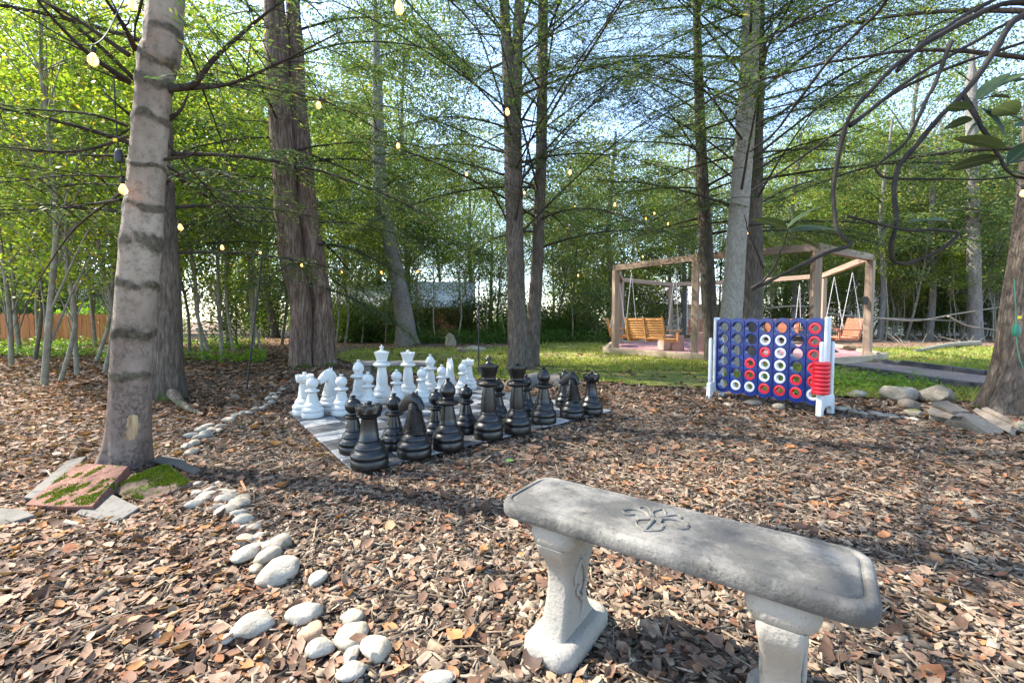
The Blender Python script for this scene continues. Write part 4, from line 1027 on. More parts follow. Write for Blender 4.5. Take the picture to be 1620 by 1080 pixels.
def chess_mesh(prof, deco, matr, nm):
    m = MB(); m.lathe(prof, 40)
    me = m.mesh(nm, matr, 38)
    co = np.zeros(len(me.vertices) * 3, np.float32); me.vertices.foreach_get("co", co); co = co.reshape(-1, 3)
    th = np.arctan2(co[:, 1], co[:, 0]); r = np.hypot(co[:, 0], co[:, 1])
    if deco == 'crenel':
        k = (co[:, 2] > .366) & (co[:, 2] < .4085) & (r > .06); s = np.where(np.abs(np.sin(th * 4)) < .38, .90, 1.0); co[k, :2] *= s[k, None]
        k2 = (co[:, 2] > .395) & (r > .058) & (np.abs(np.sin(th * 4)) < .38); co[k2, 2] -= .022
    if deco == 'wavy':
        k = (co[:, 2] > .555) & (r > .075); co[k, 2] += .007 * np.cos(th[k] * 9); co[k, :2] *= (1 + .03 * np.cos(th[k] * 9))[:, None]
    if deco == 'cleft':
        d_ = np.abs((co[:, 2] - .43) - .9 * (co[:, 0] - .045)); k = (d_ < .008) & (co[:, 0] > .01); co[k, :2] *= .72
    me.vertices.foreach_set("co", co.reshape(-1)); me.update(); return me
def cross_mesh(matr):
    m = MB(); m.lathe([(.026, .612), (.022, .62), (.014, .626), (.013, .632)], 20)
    m.box((0, 0, .648), (.02, .022, .04)); m.box((0, 0, .65), (.052, .018, .016)); m.box((0, 0, .672), (.016, .016, .014))
    return m.mesh("cross", matr, 35, .003, 1)
PROTO = {}
def chess_piece(kind, colour, x, y, label, rz=0.0):
    root = empty(f"chess_{kind}", (x, y, TZ), label, f"chess {kind}", f"giant {colour} chessmen", rz)
    key = (kind, colour)
    if key not in PROTO:
        mt = M['black' if colour == 'black' else 'white']; L = []
        for nm, prof, deco in chess_proto(kind):
            L.append((nm, horse(mt) if deco == 'horse' else cross_mesh(mt) if deco == 'cross' else chess_mesh(prof, deco, mt, nm)))
        PROTO[key] = L
    for nm, me in PROTO[key]: link(nm, me, root)
BK = [('rook', 585, 738, "black chess rook on the mat corner nearer the white stones", 0), ('knight', 656, 721, "black chess knight with ribbed mane between a black rook and bishop at the stone-bench corner", 2.7), ('bishop', 709, 709, "black chess bishop standing between the first knight and the black king", 1.2),
      ('king', 773, 692, "black chess king topped by a cross with a leaf stuck on its collar", .9), ('queen', 818, 684, "black chess queen with wavy crown beside the black king", 0), ('bishop', 860, 669, "black chess bishop standing between the black queen and the second knight", 2.6),
      ('knight', 905, 660, "black chess knight beside the outer black rook by the open mulch", 2.6), ('rook', 935, 654, "black chess rook on the mat corner towards the game board", .3)]
for k, px, py, lab, rz in BK:
    g = G(px, py, .03); chess_piece(k, 'black', g.x, g.y, lab, rz)
who = ["the first black rook, nearer the white stones", "the first black knight", "the first black bishop", "the black king", "the black queen", "the second black bishop", "the second black knight", "the outer black rook"]
bpx = [(560, 715), (624, 709), (690, 697), (737, 684), (788, 668), (832, 657), None, None]
for i in range(8):
    g = G(*bpx[i], .03) if bpx[i] else sq(i - .12, 1.05)
    chess_piece('pawn', 'black', g.x, g.y, f"black chess pawn standing behind {who[i]}", rng.uniform(0, 3))
WK = [('rook', 483, 655, "white chess rook on the mat corner by the stone edging line", 0), ('knight', 523, 650, "white chess knight beside the white rook nearer the twin-trunked tree", -2.2), ('bishop', 568, 645, "white chess bishop between the first white knight and white king", 0),
      ('king', 605, 637, "tallest white chessman, a king with a tapering crown", .9), ('queen', 646, 631, "white chess queen with flared crown beside the white king", 0), ('bishop', 681, 626, "white chess bishop between the white queen and the second white knight", 0),
      ('knight', 712, 620, "white chess knight seen from behind near the thin black pole", -1.2), ('rook', 741, 615, "white chess rook beside the thin black pole", 0)]
for k, px, py, lab, rz in WK:
    g = G(px, py, .03); chess_piece(k, 'white', g.x, g.y, lab, rz)
wwho = ["the white rook by the stone edging", "the first white knight", "the first white bishop", "the white king", "the white queen", "the second white bishop", "the second white knight", "the white rook by the black pole"]
wpx = [(495, 660), (541, 656), (583, 650), (628, 643), (668, 636), (699, 630), (732, 622), (775, 622)]
for i in range(8):
    g = G(*wpx[i], .03); chess_piece('pawn', 'white', g.x, g.y, f"white chess pawn standing in front of {wwho[i]}", rng.uniform(0, 3))

# ------------------------------------------------------------------ giant four-in-a-row game
LG, RG = G(1131, 629), G(1304, 656)
gm = (LG + RG) / 2; dv = (RG - LG); GW = dv.length; ga = math.atan2(dv.y, dv.x)
game = empty("four_in_a_row_game", (gm.x, gm.y, 0), "giant blue four-in-a-row rack on white legs standing on the mulch", "garden game", None, ga)   # local +x along the board, -y towards the viewer
x0, x6 = (-.5 + .094) * GW, (-.5 + .917) * GW
pit = (x6 - x0) / 6; rp_ = .1425; zt = .918; HR = .064; TH_ = .055
def colx(c): return x0 + pit * c
def rowz(r): return zt - rp_ * r
# blue rack: a plate with 42 round holes, front and back skins joined through the holes
m = MB(); hx = pit / 2; hz = rp_ / 2; NS = 24
def square_pt(a):
    c, s = math.cos(a), math.sin(a); k = max(abs(c) / hx, abs(s) / hz); return c / k, s / k
for c in range(7):
    for r in range(6):
        cx, cz = colx(c), rowz(r); V = []; 
        for yy in (-TH_ / 2, TH_ / 2):
            for k in range(NS):
                a = 2 * PI * (k + .5) / NS; V.append((cx + HR * math.cos(a), yy, cz + HR * math.sin(a)))
            for k in range(NS):
                a = 2 * PI * (k + .5) / NS; qx, qz = square_pt(a); V.append((cx + qx, yy, cz + qz))
        F = []
        for k in range(NS):
            k2 = (k + 1) % NS; F += [(k, k2, NS + k2, NS + k), (2 * NS + k, 3 * NS + k, 3 * NS + k2, 2 * NS + k2), (k, 2 * NS + k, 2 * NS + k2, k2)]
        m.add(V, F)
m.build("rack", M['blue'], game)
me_rim = MB(); 
pr = [(HR - .001, -TH_ / 2 - .004), (HR + .006, -TH_ / 2 - .006), (HR + .008, -TH_ / 2 + .001)]
V = [(r * math.cos(2 * PI * k / 24), z, r * math.sin(2 * PI * k / 24)) for r, z in pr for k in range(24)]
me_rim.add(V, [(i * 24 + k, i * 24 + (k + 1) % 24, (i + 1) * 24 + (k + 1) % 24, (i + 1) * 24 + k) for i in range(2) for k in range(24)])
rim = me_rim.mesh("hole_rim", M['blue'], 60)
for c in range(7):
    for r in range(6): link("hole_rim", rim, game, (colx(c), 0, rowz(r)))
for c in range(8):      # ribs between the columns
    m = MB(); m.box((x0 - hx + pit * c, -TH_ / 2 - .004, (rowz(0) + rowz(5)) / 2), (.012, .014, rp_ * 6)); m.build("rib", M['blue'], game, bevel=.003, bseg=1)
for r in (2, 4):
    m = MB(); m.box(((x0 + x6) / 2, -TH_ / 2 - .003, rowz(r) + hz), (x6 - x0 + pit, .012, .010)); m.build("rib", M['blue'], game)
for top in (1, 0):      # scalloped lips above and below
    m = MB()
    for c in range(7):
        zc = (rowz(0) + hz) if top else (rowz(5) - hz); s = 1 if top else -1; n = 10
        poly = [(-hx + 2 * hx * k / n, s * (.012 + .03 * math.sin(PI * k / n))) for k in range(n + 1)]
        V = [(colx(c) + x, y, zc + z) for y in (-TH_ / 2, TH_ / 2) for x, z in poly] + [(colx(c) + x, y, zc) for y in (-TH_ / 2, TH_ / 2) for x in (-hx, hx)]
        n1 = n + 1; F = [tuple(range(n1)) + (2 * n1 + 1, 2 * n1), tuple(range(2 * n1 - 1, n1 - 1, -1)) + (2 * n1 + 2, 2 * n1 + 3)] + [(k, k + 1, n1 + k + 1, n1 + k) for k in range(n)]
        m.add(V, F)
    m.build("scalloped_lip", M['blue'], game)
for s in (-1, 1):
    xs = s * (GW / 2 - .005) + (0 if s < 0 else .012)
    m = MB(); m.box((xs, 0, .56), (.035, .10, .96)); m.build("upright", M['wplastic'], game, bevel=.014)
    m = MB()               # arched foot reaching front and back
    prof = [(-.165, 0), (-.105, 0), (-.098, .05), (-.07, .085), (0, .1), (.07, .085), (.098, .05), (.105, 0), (.165, 0), (.155, .19), (.13, .22), (-.13, .22), (-.155, .19)]
    V = [(xs + q, y, z) for q in (-.028, .028) for y, z in prof]; n = len(prof)
    m.add(V, [tuple(range(n - 1, -1, -1)), tuple(range(n, 2 * n))] + [(i, (i + 1) % n, n + (i + 1) % n, n + i) for i in range(n)])
    m.build("foot", M['wplastic'], game, bevel=.008)
    for sy in (-1, 1):
        m = MB(); m.lathe([(.022, .2), (.022, .76), (.018, .775), (.006, .78)], 16, (xs, sy * .125, 0)); m.build("peg", M['wplastic'], game, smooth=40)
Rz = Matrix.Rotation(ga, 4, 'Z')
def gl(x, y, z): return Vector((gm.x, gm.y, 0)) + (Rz @ Vector((x, y, z)))
def ring_mesh(name, mt, ro, ri, th):
    prof = [(ri, -th * .35), (ri + .004, -th / 2), (ro - .012, -th / 2), (ro - .003, -th * .4), (ro, -th * .2), (ro, th * .2), (ro - .003, th * .4), (ro - .012, th / 2), (ri + .004, th / 2), (ri, th * .35)]
    n = len(prof); m = MB(); S = 32
    V = [(r * math.cos(2 * PI * k / S), r * math.sin(2 * PI * k / S), z) for r, z in prof for k in range(S)]
    m.add(V, [(i * S + k, i * S + (k + 1) % S, ((i + 1) % n) * S + (k + 1) % S, ((i + 1) % n) * S + k) for i in range(n) for k in range(S)])
    return m.mesh(name, mt, 35)
disc = {'R': ring_mesh("ring_disc", M['red'], .0715, .036, .05), 'W': ring_mesh("ring_disc", M['wplastic'], .0715, .036, .05)}
grid = ["......R", "...WW.R", "...RW.R", "..RWW.R", "..RWWRR", ".WWRRRW"]
ordn = ["first", "second", "third", "fourth", "fifth", "sixth", "seventh"]
for r in range(6):
    for c in range(7):
        k = grid[r][c]
        if k == '.': continue
        o = link("ring_disc", disc[k], None, gl(colx(c), random.uniform(-.008, -.004), rowz(r) - .002)); o.rotation_euler = (PI / 2, 0, ga)
        tag(o, f"{'red' if k == 'R' else 'white'} ring disc, {ordn[r]} slot down in {ordn[c]} column counted from the twin-trunk side", "game disc", "ring discs slotted in the blue rack")
rr_me = ring_mesh("ring_disc", M['red'], .083, .026, .042)
for k in range(8):
    o = link("ring_disc", rr_me, None, gl(GW / 2 + .007, -.125, .255 + .0425 * k)); o.rotation_euler = (random.uniform(-.02, .02), random.uniform(-.02, .02), k); 
    tag(o, f"red ring stacked on the white peg, {ordn[7 - k] if k else 'lowest'} {'from the top' if k else 'of the stack'}", "game disc", "red rings stacked on the peg")

# ------------------------------------------------------------------ stone bench
SZ = .45
c_lb, c_rb, c_lf, c_rf = G(866, 752, SZ), G(1348, 866, SZ), G(800, 792, SZ), G(1391, 962, SZ)
bm_c = (c_lb + c_rb + c_lf + c_rf) / 4; ax = ((c_rb + c_rf) - (c_lb + c_lf)); BL = ax.length / 2 + .05; ba = math.atan2(ax.y, ax.x)
BWD = ((c_lb - c_lf).length + (c_rb - c_rf).length) / 2 + .02
bench = empty("stone_bench", (bm_c.x, bm_c.y, 0), "weathered grey stone bench with a carved fleur-de-lis standing on the wood chips", "bench", None, ba)
def rrect(L, W, r, n=8):
    out = []
    for sx, sy, a0 in ((1, 1, 0), (-1, 1, PI / 2), (-1, -1, PI), (1, -1, 3 * PI / 2)):
        for k in range(n + 1):
            a = a0 + PI / 2 * k / n; out.append((sx * (L / 2 - r) + r * math.cos(a), sy * (W / 2 - r) + r * math.sin(a)))
    return out
def loft(m, sections):
    n = len(sections[0][1]); V = [(x, y, z) for z, s in sections for x, y in s]
    m.add(V, [(i * n + j, i * n + (j + 1) % n, (i + 1) * n + (j + 1) % n, (i + 1) * n + j) for i in range(len(sections) - 1) for j in range(n)] + [tuple(range(n - 1, -1, -1)), tuple(range((len(sections) - 1) * n, len(sections) * n))])
m = MB(); rc = .055
def ins(d): return rrect(BL - 2 * d, BWD - 2 * d, max(.02, rc - d * .6))
loft(m, [(SZ - .050, ins(.014)), (SZ - .047, ins(.005)), (SZ - .038, ins(.001)), (SZ - .018, ins(0)), (SZ - .008, ins(.003)), (SZ - .002, ins(.009)), (SZ, ins(.018)), (SZ - .0008, ins(.021)), (SZ - .005, ins(.024)), (SZ - .005, ins(.028)), (SZ - .0008, ins(.032)), (SZ, ins(.036)), (SZ, ins(.06))])
m.build("seat", M['concrete'], bench, smooth=38)
# carved emblem on the seat: rolled petals, band and shield foot
m = MB()
def ridge(pts, r): m.tube(np.column_stack([np.asarray(pts, float), np.full(len(pts), SZ + .0012)]), np.asarray(r) * 1.0 if not np.isscalar(r) else r, 8)
def cc(pts, n=18): return curve_pts(np.column_stack([np.asarray(pts, float), np.zeros(len(pts))]), n)[:, :2]
ex = -.02
for s in (-1, 1):
    ridge(cc([(ex + s * .012, .0), (ex + s * .03, .026), (ex + s * .062, .034), (ex + s * .088, .014), (ex + s * .084, -.008), (ex + s * .066, -.012), (ex + s * .056, .0)]), np.linspace(.006, .0045, 18))
    ridge(cc([(ex + s * .010, .008), (ex + s * .024, .044), (ex + s * .044, .066), (ex + s * .060, .056), (ex + s * .054, .040)]), np.linspace(.005, .004, 18))
    ridge(cc([(ex + s * .003, .010), (ex + s * .018, .045), (ex, .085)], 12), np.linspace(.005, .0035, 12))
    ridge(cc([(ex + s * .012, -.008), (ex + s * .034, -.028), (ex + s * .030, -.056), (ex, -.080)], 14), np.linspace(.0035, .003, 14))
ridge([(ex - .022, -.002), (ex, .001), (ex + .022, -.002)], .007)
ridge([(ex, -.006), (ex, -.04), (ex, -.076)], np.array([.006, .005, .003]))
m.build("emblem", M['concrete'], bench, smooth=60)
def bench_leg(lx, flip):
    leg = empty("leg", (0, 0, 0)); leg.parent = bench; leg.location = (lx, 0, 0)
    m = MB(); loft(m, [(0.0, rrect(.165, .30, .045)), (.012, rrect(.172, .31, .05)), (.045, rrect(.168, .305, .048)), (.058, rrect(.15, .285, .042)), (.062, rrect(.125, .26, .035))]); m.build("foot", M['concrete_leg'], leg, smooth=50)
    m = MB(); secs = []
    for t in np.linspace(0, 1, 14):
        z = .05 + t * .29; w = .225 - .095 * math.sin(PI * min(1, t * 1.1)) ** .9 + .02 * t; th = .088 - .018 * math.sin(PI * t) + .012 * t; o_ = -.012 * math.sin(2 * PI * t)
        secs.append((z, [(x + 0, y + o_ * flip) for x, y in rrect(th, w, .016, 3)]))
    loft(m, secs); m.build("pillar", M['concrete_leg'], leg, smooth=50)
    m = MB(); loft(m, [(.326, rrect(.10, .19, .03)), (.332, rrect(.125, .225, .04)), (.345, rrect(.14, .245, .045)), (.362, rrect(.15, .25, .045)), (.372, rrect(.148, .25, .04)), (SZ - .049, rrect(.14, .24, .04))]); m.build("capital", M['concrete_leg'], leg, smooth=50)
    for sx in (-1, 1):      # leafy scroll carved on each broad face
        m = MB(); xf = sx * .042
        def rg(pts, r):
            q = curve_pts(np.array([(xf, y, z) for y, z in pts]), 14); m.tube(q, np.linspace(r, r * .6, 14), 6)
        rg([(0, .27), (.035, .22), (.03, .17), (.0, .155), (-.02, .175), (-.006, .19)], .009); rg([(0, .27), (-.03, .23), (-.028, .20)], .008); rg([(.0, .155), (.02, .12), (.0, .085)], .008); rg([(0, .31), (.004, .28), (0, .25)], .007)
        m.build("carving", M['concrete_leg'], leg, smooth=60)
bench_leg(-BL / 2 + .175, 1); bench_leg(BL / 2 - .17, -1)
# second bench beyond the white chessmen
g1, g2 = P(560, 575, 7.0), P(690, 575, 7.2); b2 = empty("stone_bench", ((g1.x + g2.x) / 2, 7.1, 0), "low grey stone bench behind the white king and queen", "bench", None, .02); b2L = (g2 - g1).length
m = MB(); zt2 = .345; loft(m, [(zt2 - .06, rrect(b2L - .03, .33, .05)), (zt2 - .05, rrect(b2L, .36, .06)), (zt2 - .012, rrect(b2L, .36, .06)), (zt2, rrect(b2L - .03, .33, .05))]); m.build("seat", M['concrete_far'], b2, smooth=50)
for sx in (-1, 1):
    m = MB(); loft(m, [(0, rrect(.16, .28, .03)), (.05, rrect(.15, .27, .03)), (.06, rrect(.10, .2, .02)), (.16, rrect(.08, .15, .02)), (.24, rrect(.13, .24, .03)), (zt2 - .058, rrect(.15, .26, .03))]); m.build("leg", M['concrete_far'], b2, (sx * b2L * .33, 0, 0), smooth=50)
# ------------------------------------------------------------------ stones
ico = {}
def stone_mesh(name, sx, sy, sz, mat, seed, amp=.16, flat=.0, sub=3, ang=False):
    bm = bmesh.new(); bmesh.ops.create_icosphere(bm, subdivisions=sub, radius=1)
    co = np.array([v.co[:] for v in bm.verts]); r = 1 + amp * wob(co, 1.7, 6, seed) + amp * .35 * wob(co, 4.5, 6, seed + 1)
    if name == 'river_stone':     # worn flats
        rs = np.random.default_rng(seed); co = co * r[:, None]
        for _ in range(5):
            n = nrm(rs.normal(size=3)); dd = rs.uniform(.62, .88); e = co @ n - dd; co -= np.maximum(e, 0)[:, None] * n * .75
    elif ang:                       # broken faces: cut by a few random planes
        rs = np.random.default_rng(seed)
        co = co * r[:, None]
        for _ in range(9):
            n = nrm(rs.normal(size=3)); dd = rs.uniform(.55, .85); e = co @ n - dd; co -= np.maximum(e, 0)[:, None] * n * .93
    else: co = co * r[:, None]
    co[:, 2] = np.where(co[:, 2] < -.55, -.55 + (co[:, 2] + .55) * .25, co[:, 2])
    co *= np.array([sx, sy, sz])
    for v, c in zip(bm.verts, co): v.co = c
    me = bpy.data.meshes.new(name); bm.to_mesh(me); bm.free(); me.materials.append(mat)
    me.polygons.foreach_set("use_smooth", np.ones(len(me.polygons), bool))
    if ang: me.set_sharp_from_angle(angle=math.radians(42))
    return me
def zz(x, y): return 280 + x * .2962, 760 + y * .2962
BIG = [((555, 495), 258, 152, 10, "largest white river stone, broad and domed, in the middle of the edging line", 1), ((747, 535), 116, 85, 0, "egg-shaped white stone lying alone beside the largest river stone", 1), ((405, 772), 225, 165, 42, "long white stone standing off the line above dry leaves, tilted", 1),
       ((675, 732), 175, 125, 25, "oval white stone between the long tilted stone and the bottom cluster", 1), ((928, 738), 112, 102, 50, "pale rounded stone at the head of the bottom cluster", 1), ((940, 828), 180, 125, 0, "flat white stone with a brown leaf resting on it", 1),
       ((765, 902), 155, 112, 25, "white wedge of a stone at the outer side of the bottom cluster", 1), ((928, 942), 106, 118, 0, "smooth white pebble squeezed in the middle of the bottom cluster", 1), ((1065, 912), 172, 118, 0, "knobbly bright white stone at the bench side of the cluster", 1),
       ((925, 1028), 182, 118, 25, "wedge-shaped white stone lowest in the bottom cluster", 1), ((725, 822), 90, 110, 60, "tan stone tucked among the white stones of the bottom cluster", 1), ((1400, 1074), 190, 60, 0, "white stone cut by the bottom picture edge between cluster and bench", 1)]
MID = [((535, 358), 100, 82), ((500, 417), 110, 78), ((462, 367), 66, 76), ((383, 392), 112, 95), ((425, 482), 58, 52), ((372, 325), 66, 56), ((437, 313), 70, 42), ((345, 278), 62, 55), ((405, 270), 66, 46), ((355, 231), 90, 50), ((435, 241), 38, 32), ((325, 196), 88, 42), ((265, 186), 100, 52), ((325, 151), 92, 46), ((215, 156), 76, 42), ((85, 150), 60, 46), ((355, 113), 66, 44), ((265, 116), 76, 46), ((255, 92), 62, 38), ((160, 106), 90, 46), ((105, 86), 52, 46), ((180, 63), 56, 36), ((222, 73), 52, 36), ((205, 34), 46, 28), ((295, 78), 50, 26), ((115, 30), 42, 22), ((320, 346), 42, 36), ((345, 350), 60, 30), ((270, 862), 60, 42), ((250, 205), 60, 34)]
def put_stone(px, py, wpx, hpx, rot, label, group, seed, name="river_stone", mat='white_stone', emb=.3, amp=.2):
    wpx /= math.sqrt(1 + ((px - 810) / FPX) ** 2) ** .8
    g = G(px, py + hpx * .15); w = wpx / FPX * g.y / 2
    el = math.atan2(CAMZ, g.y); ca, sa = math.cos(math.radians(rot)), math.sin(math.radians(rot)); ky = math.hypot(g.y, 1) / FPX / max(math.sin(el), .3) * .74; kx = g.y / FPX
    mx_, my_ = wpx / 2 * ca * kx, wpx / 2 * sa * ky; nx_, ny_ = -hpx / 2 * sa * kx, hpx / 2 * ca * ky
    A_ = math.hypot(mx_, my_); B_ = abs(mx_ * ny_ - my_ * nx_) / A_; B_ = max(B_, A_ * .5); w, d = A_, B_; h = min(w, d) * .62; rot = math.degrees(math.atan2(my_, mx_))
    o = link(name, stone_mesh(name, w, d, h, M[mat], seed, amp), None, (g.x, g.y, h * (.5 - emb) + .012)); o.rotation_euler = (random.uniform(-.1, .1), random.uniform(-.1, .1), math.radians(rot))
    tag(o, label, "stone", group); return o
for i, ((x, y), w, h, rot, lab, _) in enumerate(BIG):
    put_stone(*zz(x, y), w * .2962, h * .2962, rot, lab, "white stones edging the mulch", 100 + i, mat='tan_stone' if lab.startswith('tan') else 'white_stone')
lm = ["just above the largest river stone", "touching the top of the largest river stone", "in the huddle above the largest river stone", "at the outer side of the huddle above the largest river stone", "peeping out beside the largest river stone"]
for i, ((x, y), w, h) in enumerate(MID):
    lab = "small white stone " + lm[i] if i < 5 else "fist-sized white stone in the crowded stretch of edging below the mossy pavers" if i < 16 else "small white stone in the edging beside the green mossy paver"
    put_stone(*zz(x, y), w * .2962 * 1.25, h * .2962 * 1.25, random.uniform(-30, 30), lab, "white stones edging the mulch" if i < 5 else "edging stones below the mossy pavers" if i < 16 else "edging stones beside the green paver", 200 + i, emb=.08)
FAR = [(302, 718), (296, 708), (308, 702), (316, 693), (306, 690), (318, 683), (327, 690), (336, 684), (330, 676), (350, 676), (345, 684), (362, 667), (374, 660), (385, 656), (394, 655), (404, 650), (413, 648), (422, 643), (430, 638), (425, 632), (436, 630), (441, 623), (447, 617), (432, 625)]
for i, (x, y) in enumerate(FAR):
    s = 19 - 10.5 * i / len(FAR); put_stone(x, y, s * random.uniform(.9, 1.3), s * .6, random.uniform(-40, 40), "small pale stone in the thin edging line curving away to the chess mat", "far edging stones towards the chess mat", 300 + i, emb=.1)
for i, (x, y) in enumerate([(1366, 655), (1385, 656), (1393, 658), (1408, 660), (1432, 662), (1446, 664), (1480, 664), (1350, 652), (1330, 648), (1230, 645), (1150, 641)]):
    put_stone(x, y, 16 * random.uniform(.7, 1.3), 9, 0, "small pale stone half sunk along the mulch edge by the boulders", "half-sunk stones by the boulders", 340 + i)
# boulders and slabs by the broad tree (positions read off the picture, sizes real)
def boulder(px, py, w, h, label, mat, seed, ang=False, dz=.0, rot=0, depth=.75):
    g = G(px, py); W = w / FPX * g.y / 2; Hh = h / FPX * g.y / 1.55
    W /= math.sqrt(1 + ((px - 810) / FPX) ** 2); nm = "boulder"; ang = True; o = link(nm, stone_mesh(nm, W, W * depth, Hh, M[mat], seed, .13, ang=ang), None, (g.x, g.y + W * depth * .5, Hh * .5 + dz)); o.rotation_euler.z = rot
    return tag(o, label, "boulder", "boulders round the broad tree")
boulder(1428, 634, 68, 27, "long rounded grey-tan boulder beside the ferns", 'boulder', 1)
boulder(1496, 637, 76, 31, "large dark-mossed boulder touching the broad tree's foot", 'boulder', 2)
boulder(1444, 647, 50, 19, "tan boulder split by a dark notch in front of the ferns boulder", 'brownstone', 3, True)
boulder(1450, 659, 44, 13, "low mossy block under the tan split boulder", 'boulder', 4, True)
boulder(1485, 670, 40, 17, "small smooth grey boulder wedged beside the big blue slab", 'boulder', 5)
boulder(1361, 628, 38, 13, "flat greenish boulder half buried at the end of the ferns", 'boulder', 6)
boulder(1618, 676, 22, 11, "small round grey stone at the broad tree's roots", 'boulder', 7)
boulder(1340, 650, 24, 8, "low grey rock lying under the game board's end", 'boulder', 8)
boulder(1195, 642, 40, 9, "low flat rock under the middle of the game board", 'slate', 9, True)
boulder(1128, 620, 30, 10, "dim rock lying behind the game board's far foot", 'boulder', 10)
boulder(808, 612, 26, 15, "reddish angular rock at the foot of the forked tree", 'brownstone', 11, True)
boulder(846, 614, 44, 24, "broad flat-faced grey rock leaning at the foot of the forked tree", 'slate', 12, True)
boulder(730, 558, 24, 10, "weathered rock on the mound of roots by the lawn's far edge", 'brownstone', 13, True)
boulder(755, 556, 34, 10, "wide weathered rock on the mound of roots by the lawn's far edge", 'boulder', 14)
boulder(712, 548, 20, 22, "mottled upright rock standing among dark shrubs beyond the lawn", 'boulder', 15, True)
def slab(pts, th, label, mat, name="flagstone", cat="flagstone", group=None, seed=0, bev=.006, sub=0):
    """a stone plate from its top outline (world points); sides go straight down"""
    pts = [Vector(p) for p in pts]; c = sum(pts, Vector()) / len(pts)
    top = []
    for i in range(len(pts)):                      # uneven broken edge
        a, b = pts[i], pts[(i + 1) % len(pts)]
        for t in (0, .34, .68):
            q = a.lerp(b, t); k = random.uniform(-.035, .035) if t else random.uniform(-.02, .0); top.append(q + (q - c) * k)
    nrmv = (pts[1] - pts[0]).cross(pts[-1] - pts[0]); nrmv = nrmv.normalized() * (1 if nrmv.z > 0 else -1)
    n = len(top); m = MB(); m.add([tuple(q - c) for q in top] + [tuple(q - c - nrmv * th + (q - c) * random.uniform(-.03, .02)) for q in top], [tuple(range(n)), tuple(range(2 * n - 1, n - 1, -1))] + [(i, n + i, n + (i + 1) % n, (i + 1) % n) for i in range(n)])
    return tag(m.build(name, M[mat], None, c, bevel=bev, bseg=2), label, cat, group)
gr = "flagstones at the broad tree"
slab([G(1497, 668, .03), G(1520, 652, .17), G(1542, 654, .17), G(1590, 680, .06), G(1583, 689, .02), G(1545, 680, .03)], .07, "large blue-grey slab sloping down to the mulch by the broad tree", 'slate', group=gr)
slab([G(1467, 650, .12), G(1473, 641, .13), G(1515, 655, .13), G(1506, 659, .11)], .03, "brown slab with a torn edge stacked below the pale slab", 'brownstone', group=gr)
slab([G(1472, 636, .17), G(1500, 633, .18), G(1520, 643, .18), G(1535, 650, .17), G(1505, 649, .16)], .035, "pale flat slab topmost in the stack by the mossy boulder", 'slate', group=gr)
slab([G(1537, 648, .13), G(1545, 644, .16), G(1602, 672, .10), G(1596, 684, .05), G(1566, 668, .10)], .05, "long brown slab tipped against the broad tree's foot", 'brownstone', group=gr)
slab([G(1552, 645, .17), G(1562, 643, .18), G(1610, 668, .13), G(1612, 675, .10)], .03, "thin dark slab lying along the broad tree's foot", 'brownstone', group=gr)
slab([G(1600, 664, .10), G(1625, 672, .09), G(1650, 684, .06), G(1610, 674, .09)], .04, "mossy buff slab at the outer side of the broad tree's roots", 'boulder', group=gr)
slab([G(862, 594, .10), G(880, 590, .12), G(905, 604, .10), G(885, 610, .07)], .06, "grey slab lying behind the black knights", 'slate', group=gr + " and forked tree")
# pavers and slates at the ringed tree
gp = "pavers at the ringed tree"
slab([G(37, 798, .02), G(122, 731, .10), G(203, 736, .13), G(146, 800, .055)], .06, "red paver with moss cushions and grooves leaning on the ringed tree", 'paver_red', "paver", "paver", gp, bev=.006)
slab([G(175, 778, .04), G(207, 752, .10), G(266, 733, .12), G(304, 762, .05), G(234, 796, .02)], .06, "brown paver thickly covered in green moss beside the ringed tree", 'paver_green', "paver", "paver", gp, bev=.006)
def moss_on(o, n, thr, seed):
    me = o.data; tri = []
    for p in me.polygons:
        if p.normal.z > .6 and p.area > .002: tri.append(p)
    p = max(tri, key=lambda q: q.area); vs = np.array([me.vertices[i].co[:] for i in p.vertices]); c = vs.mean(0)
    k = rng.integers(0, len(vs), n); a, b = rng.uniform(0, 1, n), rng.uniform(0, 1, n); fl = a + b > 1; a[fl], b[fl] = 1 - a[fl], 1 - b[fl]
    q = c + (vs[k] - c) * a[:, None] + (vs[(k + 1) % len(vs)] - c) * b[:, None]
    q = q[wob(q, 22, 7, seed) + .7 * wob(q, 70, 7, seed + 9) + rng.normal(0, .25, len(q)) > thr]; n = len(q); h = rng.uniform(.005, .014, n); az = rng.uniform(0, 6.28, n); s = np.stack([np.cos(az), np.sin(az), 0 * az], -1) * .0028
    t = q + np.stack([rng.normal(0, .005, n), rng.normal(0, .005, n), h], -1)
    tag(link("moss", fast_mesh("moss", np.stack([q - s, q + s, t], 1), 3, M['moss']), o), kind='stuff')
PV = [o for o in bpy.data.objects if o.name.startswith("paver")]
moss_on(PV[0], 9000, .55, 5); moss_on(PV[1], 12000, -.25, 6)
slab([G(118, 810, .03), G(176, 779, .05), G(222, 801, .045), G(182, 827, .025)], .03, "grey slate lying under the two mossy pavers", 'slate', group="slates at the ringed tree")
slab([G(36, 786, .03), G(108, 727, .07), G(138, 720, .07), G(72, 790, .03)], .025, "long grey slate leaning behind the red mossy paver", 'slate', group="slates at the ringed tree")
slab([G(-60, 806, .035), G(0, 802, .04), G(40, 806, .035), G(56, 814, .03), G(2, 830, .02), G(-60, 838, .02)], .035, "dark slate lying flat beside the red paver", 'slate', group="slates at the ringed tree")
slab([G(265, 730, .04), G(286, 726, .055), G(318, 742, .045), G(305, 750, .03)], .02, "pale slate with a wavy edge beyond the green mossy paver", 'slate', group="slates at the ringed tree")
